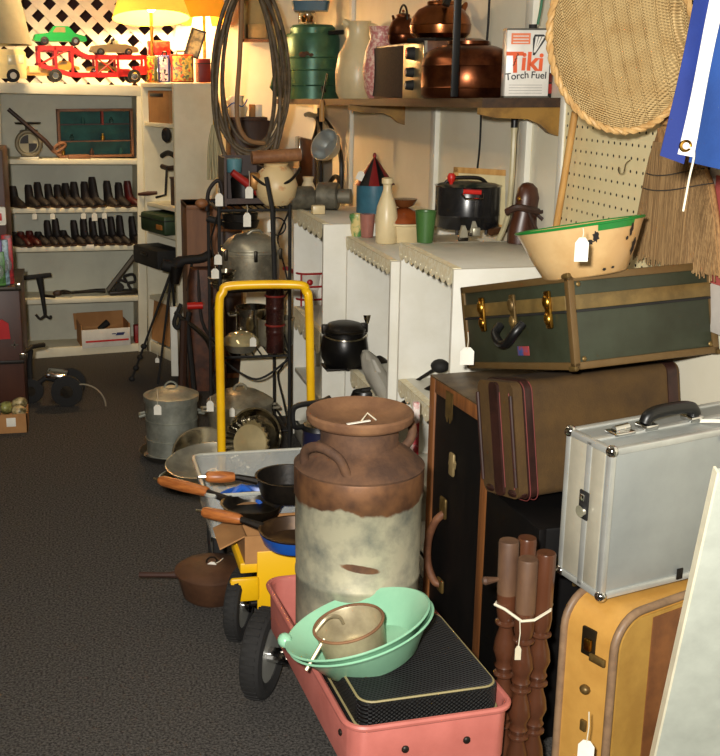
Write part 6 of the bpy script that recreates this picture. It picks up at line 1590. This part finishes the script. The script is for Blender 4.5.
for a, b in edges:
    a, b = V(a), V(b); lo_ = V((min(a.x, b.x), min(a.y, b.y), min(a.z, b.z))) - V((.003,) * 3); hi_ = V((max(a.x, b.x), max(a.y, b.y), max(a.z, b.z))) + V((.003,) * 3)
    ctr = V((X_, Y_, Z_)) / 2
    for ax in range(3):
        if abs(a[ax] - b[ax]) < 1e-6:
            if a[ax] < ctr[ax]: hi_[ax] += e
            else: lo_[ax] -= e
    M().box(lo_, hi_, .003).done('edge_trim', ttan, gt_)
bandm = mat('trunk_band', (120, 98, 54), .5, .15, col2=(96, 78, 42), scale=16)
M().box((.012, -.0045, .128), (X_ - .012, 0, .16), .0015).done('front_band', bandm, gt_)
M().box((-.0045, .012, .128), (0, Y_ - .012, .16), .0015).done('end_band', bandm, gt_)
M().box((-.005, .012, .122), (0, Y_ - .012, .127), .001).done('lid_seam', matteblack, gt_); M().box((.012, -.005, .122), (X_ - .012, 0, .127), .001).done('lid_seam', matteblack, gt_)
for x in (0, X_):
    for z in (0, Z_):
        M().box((x - .006, -.006, z - .006), (x + .006, .02, z + .006), .004).done('corner_cap', olbrass, gt_)
        M().ball((x + (.022 if x == 0 else -.022), -.004, z + (.02 if z == 0 else -.02)), (.006, .003, .006), 10).done('rivet', olbrass, gt_)
for y in (.075, .225, .37):
    m = M(); m.box((-.012, y - .011, .09), (-.003, y + .011, .175), .004); m.ball((-.013, y, .15), (.007, .012, .016), 12); m.ball((-.013, y, .112), (.006, .011, .014), 12)
    m.done('latch', brass if y != .225 else olbrass, gt_)
M().tube(smooth_path([(-.006, .19, .105), (-.026, .195, .085), (-.032, .225, .062), (-.032, .255, .062), (-.026, .285, .085), (-.006, .29, .105)], 5), .011, 10).done('handle', black, gt_)
M().box((-.0045, .175, .03), (-.003, .225, .052), .0005).done('sticker', mat('sticker_red_blue', (150, 60, 60), .5, col2=(50, 80, 140), scale=30, lo=.45, hi=.55), gt_)
price_tag(PD(468, 332, 2.74), 'paper tag with reddish writing hanging at the far end of the green trunk', paper, .038, .034, .044)
# enamel bowl on the trunk
eb_c = PD(578, 274, 2.30)
eb = thing('enamel_bowl', 'big chipped cream enamel bowl with green rim standing on the green trunk', 'bowl', V((1.118, 2.335, 1.079)), rot=(R(-9.5), R(-7), R(0)))
ecream = mat('enamel_cream', (210, 176, 124), .3, col2=(192, 154, 102), scale=6, coat=.3)
ebr, ebh = .139, .112
M().lathe([(0, 0), (ebr * .62, 0), (ebr * .66, .004), (ebr * .82, ebh * .45), (ebr * .97, ebh * .92), (ebr * 1.0, ebh), (ebr * .975, ebh), (ebr * .8, ebh * .46), (ebr * .62, .008), (0, .006)], 64).done('bowl', ecream, eb)
M().tube([V((ebr * 1.0 * math.cos(2 * PI * k / 64), ebr * 1.0 * math.sin(2 * PI * k / 64), ebh)) for k in range(64)], .003, 8, closed=True).done('green_rim', mat('rim_green', (24, 130, 52), .3), eb)
def on_bowl(a, zf, dz=0.0):
    r = ebr * (.66 + (.82 - .66) * zf / .45) if zf < .45 else ebr * (.82 + (1 - .82) * (zf - .45) / .55)
    return V((r * math.cos(R(a)), r * math.sin(R(a)), ebh * zf))
def patch(m, a0, a1, z0, z1, off=.0012, n=10, ragged=0):
    rows = []
    for z, s in ((z0, -1), (z1, 1)):
        rows.append([on_bowl(a0 + (a1 - a0) * k / n, z + ragged * math.sin(k * 2.3) * s) * 1 for k in range(n + 1)])
    out = lambda v: v + V((v.x, v.y, 0)).normalized() * off
    bm = m.bm; A = [bm.verts.new(out(v)) for v in rows[0]]; B = [bm.verts.new(out(v)) for v in rows[1]]
    for k in range(n): bm.faces.new((A[k], A[k + 1], B[k + 1], B[k]))
m = M(); patch(m, -98, -58, .86, .99); m.done('green_band', mat('rim_green', (24, 130, 52)), eb)
chipm = mat('chip_black', (24, 20, 18), .6)
for a0, a1, z0, z1 in ((-112, -102, .62, .72), (-103, -97, .66, .86), (-62, -57, .66, .92), (-52, -42, .3, .62), (-66, -62, .6, .68), (-92, -87, .08, .14), (-80, -75, .1, .15), (-110, -108, .34, .38)):
    m = M(); n = 14; pts = []
    for k in range(n):
        t_ = 2 * PI * k / n; rr_ = 1 + .25 * math.sin(k * 2.7 + a0)
        v = on_bowl((a0 + a1) / 2 + (a1 - a0) / 2 * rr_ * math.cos(t_), (z0 + z1) / 2 + (z1 - z0) / 2 * rr_ * math.sin(t_)); pts.append(v + V((v.x, v.y, 0)).normalized() * .0014)
    m.bm.faces.new([m.bm.verts.new(v) for v in pts]); m.done('chip', chipm, eb, smooth=0)
price_tag(PD(583, 228, 2.14), 'white paper tag hanging from the green rim of the enamel bowl', paper, .018, .026, .046)
# yellow suitcase standing under the metal case
ys = fitbox('suitcase', 'yellow tan suitcase with rounded grey edging standing under the metal case', 'suitcase', (.995, 1.832, 0), (0, 0, 22))
yd = (.43, .137, .496)
yellowtan = mat('yellow_hide', (198, 150, 74), .5, col2=(176, 128, 58), scale=8, lo=.35, hi=.7)
prof = rrect(yd[0], yd[2], .07, 7, (yd[0] / 2, yd[2] / 2))
m = M(); m.rings([[V((x, y, z)) for x, z in prof] for y in (.004, yd[1] - .004)]); m.done('side_wall', yellowtan, ys)
for y in (.004, yd[1] - .004):
    M().tube([V((x, y, z)) for x, z in rrect(yd[0] + .002, yd[2] + .002, .071, 7, (yd[0] / 2, yd[2] / 2))], .0085, 10, closed=True).done('edge_binding', mat('binding_grey', (140, 112, 84), .5, col2=(116, 92, 70), scale=20), ys)
inn = rrect(yd[0] - .024, yd[2] - .024, .06, 7, (yd[0] / 2, yd[2] / 2))
m = M(); m.rings([[V((x, y, z)) for x, z in inn] for y in (-.001, .006)]); m.done('front_panel', mat('olive_panel', (176, 136, 62), .6, col2=(160, 120, 52), scale=9), ys)
M().box((.1, -.003, .02), (.3, .0, yd[2] - .02), .001).done('brown_stripe', mat('brown_stripe', (122, 76, 38), .6, col2=(100, 60, 30), scale=12), ys)
M().box((-.004, .05, .39), (.004, .085, .45), .003).done('latch_plate', mat('latch_black', (50, 42, 28), .4, .6), ys)
M().box((-.012, .055, .405), (-.002, .072, .43), .003).done('latch_hasp', brass, ys); M().box((-.008, .02, .385), (.0, .06, .402), .003).done('latch_arm', olbrass, ys)
M().ball((-.008, .062, .32), (.01, .012, .01), 12).done('knob', olbrass, ys)
M().box((-.008, .055, .225), (.0, .07, .25), .003).done('lower_loop', olbrass, ys)
ptag = PD(589, 712, 2.11)
price_tag(ptag, 'paper tag hanging down the yellow suitcase', paper, .06, .03, .05, rz=-.6)
# metal case
ms = fitbox('metal_case', 'silver aluminium case with black handle standing on the yellow suitcase', 'case', (.986, 1.895, .507), (2.0, -1.6, 13.2))
md = (.47, .138, .318)
silver = mat('silver_panel', (152, 156, 153), .42, .3, col2=(142, 146, 143), scale=5); frame_m = mat('alu_frame', (196, 198, 192), .35, .5)
endp = mat('silver_end', (190, 184, 164), .45, .3)
M().box((.004, .004, .004), (md[0] - .004, md[1] - .004, md[2] - .004), .004).done('shell', silver, ms)
X_, Y_, Z_ = md
M().box((.0015, .02, .016), (.006, .058, Z_ - .014), .001).done('end_panel', endp, ms); M().box((.0015, .074, .016), (.006, Y_ - .014, Z_ - .014), .001).done('end_panel', endp, ms)
M().box((.0, .058, .004), (.006, .074, Z_ - .004), .002).done('seam_frame', frame_m, ms); M().box((.004, .058, Z_ - .005), (X_ - .004, .074, Z_ + .0005), .002).done('seam_frame', frame_m, ms)
def strip(a, b, w=.014):
    a, b = V(a), V(b); lo_ = V((min(a.x, b.x), min(a.y, b.y), min(a.z, b.z))); hi_ = V((max(a.x, b.x), max(a.y, b.y), max(a.z, b.z)))
    for ax in range(3):
        if abs(a[ax] - b[ax]) < 1e-6:
            if a[ax] < (X_, Y_, Z_)[ax] / 2: hi_[ax] += w
            else: lo_[ax] -= w
    M().box(lo_, hi_, .0025).done('edge_frame', frame_m, ms)
for a, b in (((0, 0, 0), (0, 0, Z_)), ((0, Y_, 0), (0, Y_, Z_)), ((X_, 0, 0), (X_, 0, Z_)), ((X_, Y_, 0), (X_, Y_, Z_)), ((0, 0, 0), (X_, 0, 0)), ((0, 0, Z_), (X_, 0, Z_)), ((0, Y_, 0), (X_, Y_, 0)), ((0, Y_, Z_), (X_, Y_, Z_)), ((0, 0, 0), (0, Y_, 0)), ((0, 0, Z_), (0, Y_, Z_)), ((X_, 0, 0), (X_, Y_, 0)), ((X_, 0, Z_), (X_, Y_, Z_))):
    strip(a, b)
for x in (.006, X_ - .006):
    for y in (.006, Y_ - .006):
        for z in (.006, Z_ - .006):
            M().ball((x, y, z), (.0125, .0125, .0125), 14).done('corner_ball', chrome, ms)
m = M(); m.box((-.005, .052, .15), (.0, .08, .21), .003); m.done('lock_plate', matteblack, ms)
M().cyl((-.004, .066, .168), (-.012, .066, .168), .012).done('lock_cap', chrome, ms); M().box((-.01, .06, .19), (-.004, .072, .204), .002).done('lock_hasp', chrome, ms)
for x in (.05, .36):
    M().box((x, .05, Z_), (x + .05, .085, Z_ + .007), .003).done('latch', chrome, ms); 
    M().tube([(x + .008, .066, Z_ + .01), (x + .042, .066, Z_ + .012)], .008, 10).done('latch_lever', chrome, ms)
for x in (.14, .255): M().box((x - .016, .05, Z_), (x + .016, .085, Z_ + .012), .003).done('handle_base', chrome, ms)
M().tube(smooth_path([(.135, .067, Z_ + .012), (.143, .067, Z_ + .026), (.17, .067, Z_ + .032), (.225, .067, Z_ + .032), (.252, .067, Z_ + .026), (.26, .067, Z_ + .012)], 5), .013, 10).done('handle', black, ms)
m = M(); m.box((.27, -.002, Z_ - .028), (.29, .0, Z_ - .01), .001); m.done('hinge_tab', chrome, ms)
M().box((.19, -.003, .006), (.205, .0, .03), .001).done('lower_tab', iron, ms)
o = M().tube(smooth_path([(0, 0, 0), (.03, -.02, .004), (.07, -.03, .0), (.12, -.02, .004)], 5), .004, 6).done('white_wire', white); o.location = PD(700, 421, 2.28); o['label'] = ''
set_tag(o, 'loop of white cord lying on top of the silver case', 'cord')

# ------------------------------------------------------------------ turned spindles, board
spm = mat('spindle_wood', (84, 49, 31), .28, col2=(62, 35, 22), scale=9, stretch=(1, 1, .3), lo=.35, hi=.68, coat=.4)
spend = mat('spindle_raw', (100, 72, 50), .6, col2=(62, 40, 29), scale=10, stretch=(1, 1, .3), lo=.35, hi=.65)
def spindle(label, x, y, h, rz, raw, lean):
    t = thing('spindle', label, 'spindle', (x, y, 0), rot=(lean[0], lean[1], rz), group='turned wooden spindles')
    pf = [(.0, 0), (.016, 0)]
    n = 4; bl = (h - .17) / n
    for k in range(n):
        z = bl * k
        pf += [(.016, z + .004), (.0195, z + .012), (.016, z + .02), (.018, z + .03), (.0235, z + bl * .42), (.0205, z + bl * .62), (.0135, z + bl * .84), (.0135, z + bl * .88), (.0215, z + bl * .94), (.0215, z + bl * .97), (.015, z + bl)]
    pf += [(.0185, h - .16), (.0205, h - .14), (.0195, h - .12)]
    pf += [(.0195, h - .1), (.0195, h - .004), (.018, h), (0, h)]
    M().lathe(pf, 28).done('turned_shaft', spm, t)
    if raw: M().lathe([(.0198, h - .112), (.02, h - .1), (.02, h - .004), (.0185, h + .0005), (0, h + .0005)], 28).done('raw_end', spend, t)
    return t
sb = PZ(523, 552, .6)
s1 = spindle('turned brown spindle with a pale end, leftmost of the tied bundle', PZ(509, 552, .61).x + .018, PZ(509, 552, .61).y + .02, .625, 0, True, (0, R(-1)))
s2 = spindle('turned brown spindle with a pale scraped end, frontmost of the tied bundle', PZ(523, 560, .595).x + .012, PZ(523, 560, .595).y, .600, 1, True, (0, R(-.8)))
s3 = spindle('turned brown spindle with a dark flat end, rightmost of the tied bundle', PZ(543, 556, .60).x + .006, PZ(543, 556, .60).y + .01, .605, 2, False, (0, R(-.6)))
s4 = spindle('turned brown spindle at the back of the tied bundle', PZ(527, 545, .61).x + .012, PZ(527, 545, .61).y + .048, .605, 3, False, (0, R(-.8)))
for s_, dx in ((s3, 1), (s1, -1)):
    M().tube([(dx * .019, 0, s_.dimensions.z + .56 if False else .545), (dx * .05, -.006, .547), (dx * .054, -.006, .547)], [.004, .009, .006], 8).done('dowel_pin', spend, s_)
tp_ = [s1.location, s2.location, s3.location, s4.location]
ctr = sum((p for p in tp_), V()) / 4
zt_ = .478
loop = []
for px, py in ((500, 598), (512, 604), (527, 607), (545, 604), (553, 600)):
    loop.append(None)
hull = [tp_[0] + V((-.028, .0, 0)), tp_[0] + V((-.016, -.024, 0)), tp_[1] + V((-.014, -.027, 0)), tp_[1] + V((.012, -.027, 0)), tp_[2] + V((.014, -.026, 0)), tp_[2] + V((.029, 0, 0)), tp_[2] + V((.012, .022, 0)), tp_[3] + V((.012, .022, 0)), tp_[3] + V((-.014, .02, 0)), tp_[0] + V((-.012, .02, 0))]
sg = thing('string_tie', 'white string tied around the bundle of turned spindles', 'string', (ctr.x, ctr.y, zt_))
M().tube([V((p.x - ctr.x - .005, p.y - ctr.y, .012 - .012 * (k in (2, 3)))) for k, p in enumerate(hull)], .003, 6, closed=True).done('loop', string, sg)
price_tag(V((tp_[1].x - .024, tp_[1].y - .03, zt_ + .004)), 'small worn tag hanging from the string on the spindles', mat('worn_tag', (206, 196, 168), .8), .055, .012, .03)
# white board leaning at the lower right
bt, bb = PD(719, 474, 1.86), PZ(638, 835, 0)
wb = thing('white_board', 'big pale grey white board leaning in the lower right corner', 'board', bb)
e1 = bt - bb; e2 = V((1, -.16, 0)).normalized() * .26; nrm = e1.cross(e2).normalized()
if nrm.y > 0: nrm = -nrm
thk = .016
def bpnt(u, v, w): return e1 * v + e2 * u - nrm * w
m = M(); m.rings([[bpnt(0, 0, w), bpnt(1, 0, w), bpnt(1, 1, w), bpnt(0, 1, w)] for w in (0, thk)]); m.done('panel', mat('board_face', (196, 202, 190), .5), wb, smooth=0)
m = M(); m.rings([[bpnt(-.017, 0, w), bpnt(.0, 0, w), bpnt(.0, 1.004, w), bpnt(-.017, 1.004, w)] for w in (-.0015, thk + .001)]); m.done('edge_strip', mat('board_edge', (240, 234, 206), .5), wb, smooth=0)

# ------------------------------------------------------------------ light: the camera's flash, the lit lamps, a dim ambient fill added overhead
fd = bpy.data.lights.new('camera_flash', 'SPOT'); fd.energy = 1; fd.spot_size = R(100); fd.spot_blend = 1.0; fd.shadow_soft_size = .035
fo = bpy.data.objects.new('camera_flash', fd); COL.objects.link(fo)
fo.location = (-.09, .0, H + .1); fo.rotation_euler = (PI / 2 - PIT, 0, -YAW - R(8))
fd.energy = 450; fd.color = (1.0, .955, .88)
ad = bpy.data.lights.new('ceiling_fill', 'AREA'); ad.shape = 'RECTANGLE'; ad.size = .3; ad.size_y = 1.4; ad.energy = 8; ad.color = (1, .86, .66)  # added weak ambient fill, not a fixture of the room
ao = bpy.data.objects.new('ceiling_fill', ad); COL.objects.link(ao); ao.location = (-.2, 3.4, 2.56)
wd_ = bpy.data.lights.new('warm_spot', 'AREA'); wd_.shape = 'DISK'; wd_.size = .22; wd_.energy = 6.5; wd_.color = (1, .72, .38); wd_.spread = R(70)
wo_ = bpy.data.objects.new('warm_spot', wd_); COL.objects.link(wo_); wo_.location = (-.1, 5.8, 2.5); wo_.rotation_euler = (R(30), 0, 0)
w = bpy.data.worlds.new('world'); SC.world = w; w.use_nodes = True
w.node_tree.nodes['Background'].inputs[0].default_value = (.9, .85, .75, 1); w.node_tree.nodes['Background'].inputs[1].default_value = .02
SC.view_settings.view_transform = 'Standard'; SC.view_settings.look = 'None'; SC.view_settings.gamma = 1; SC.view_settings.use_curve_mapping = False
SC.view_settings.exposure = 0.0
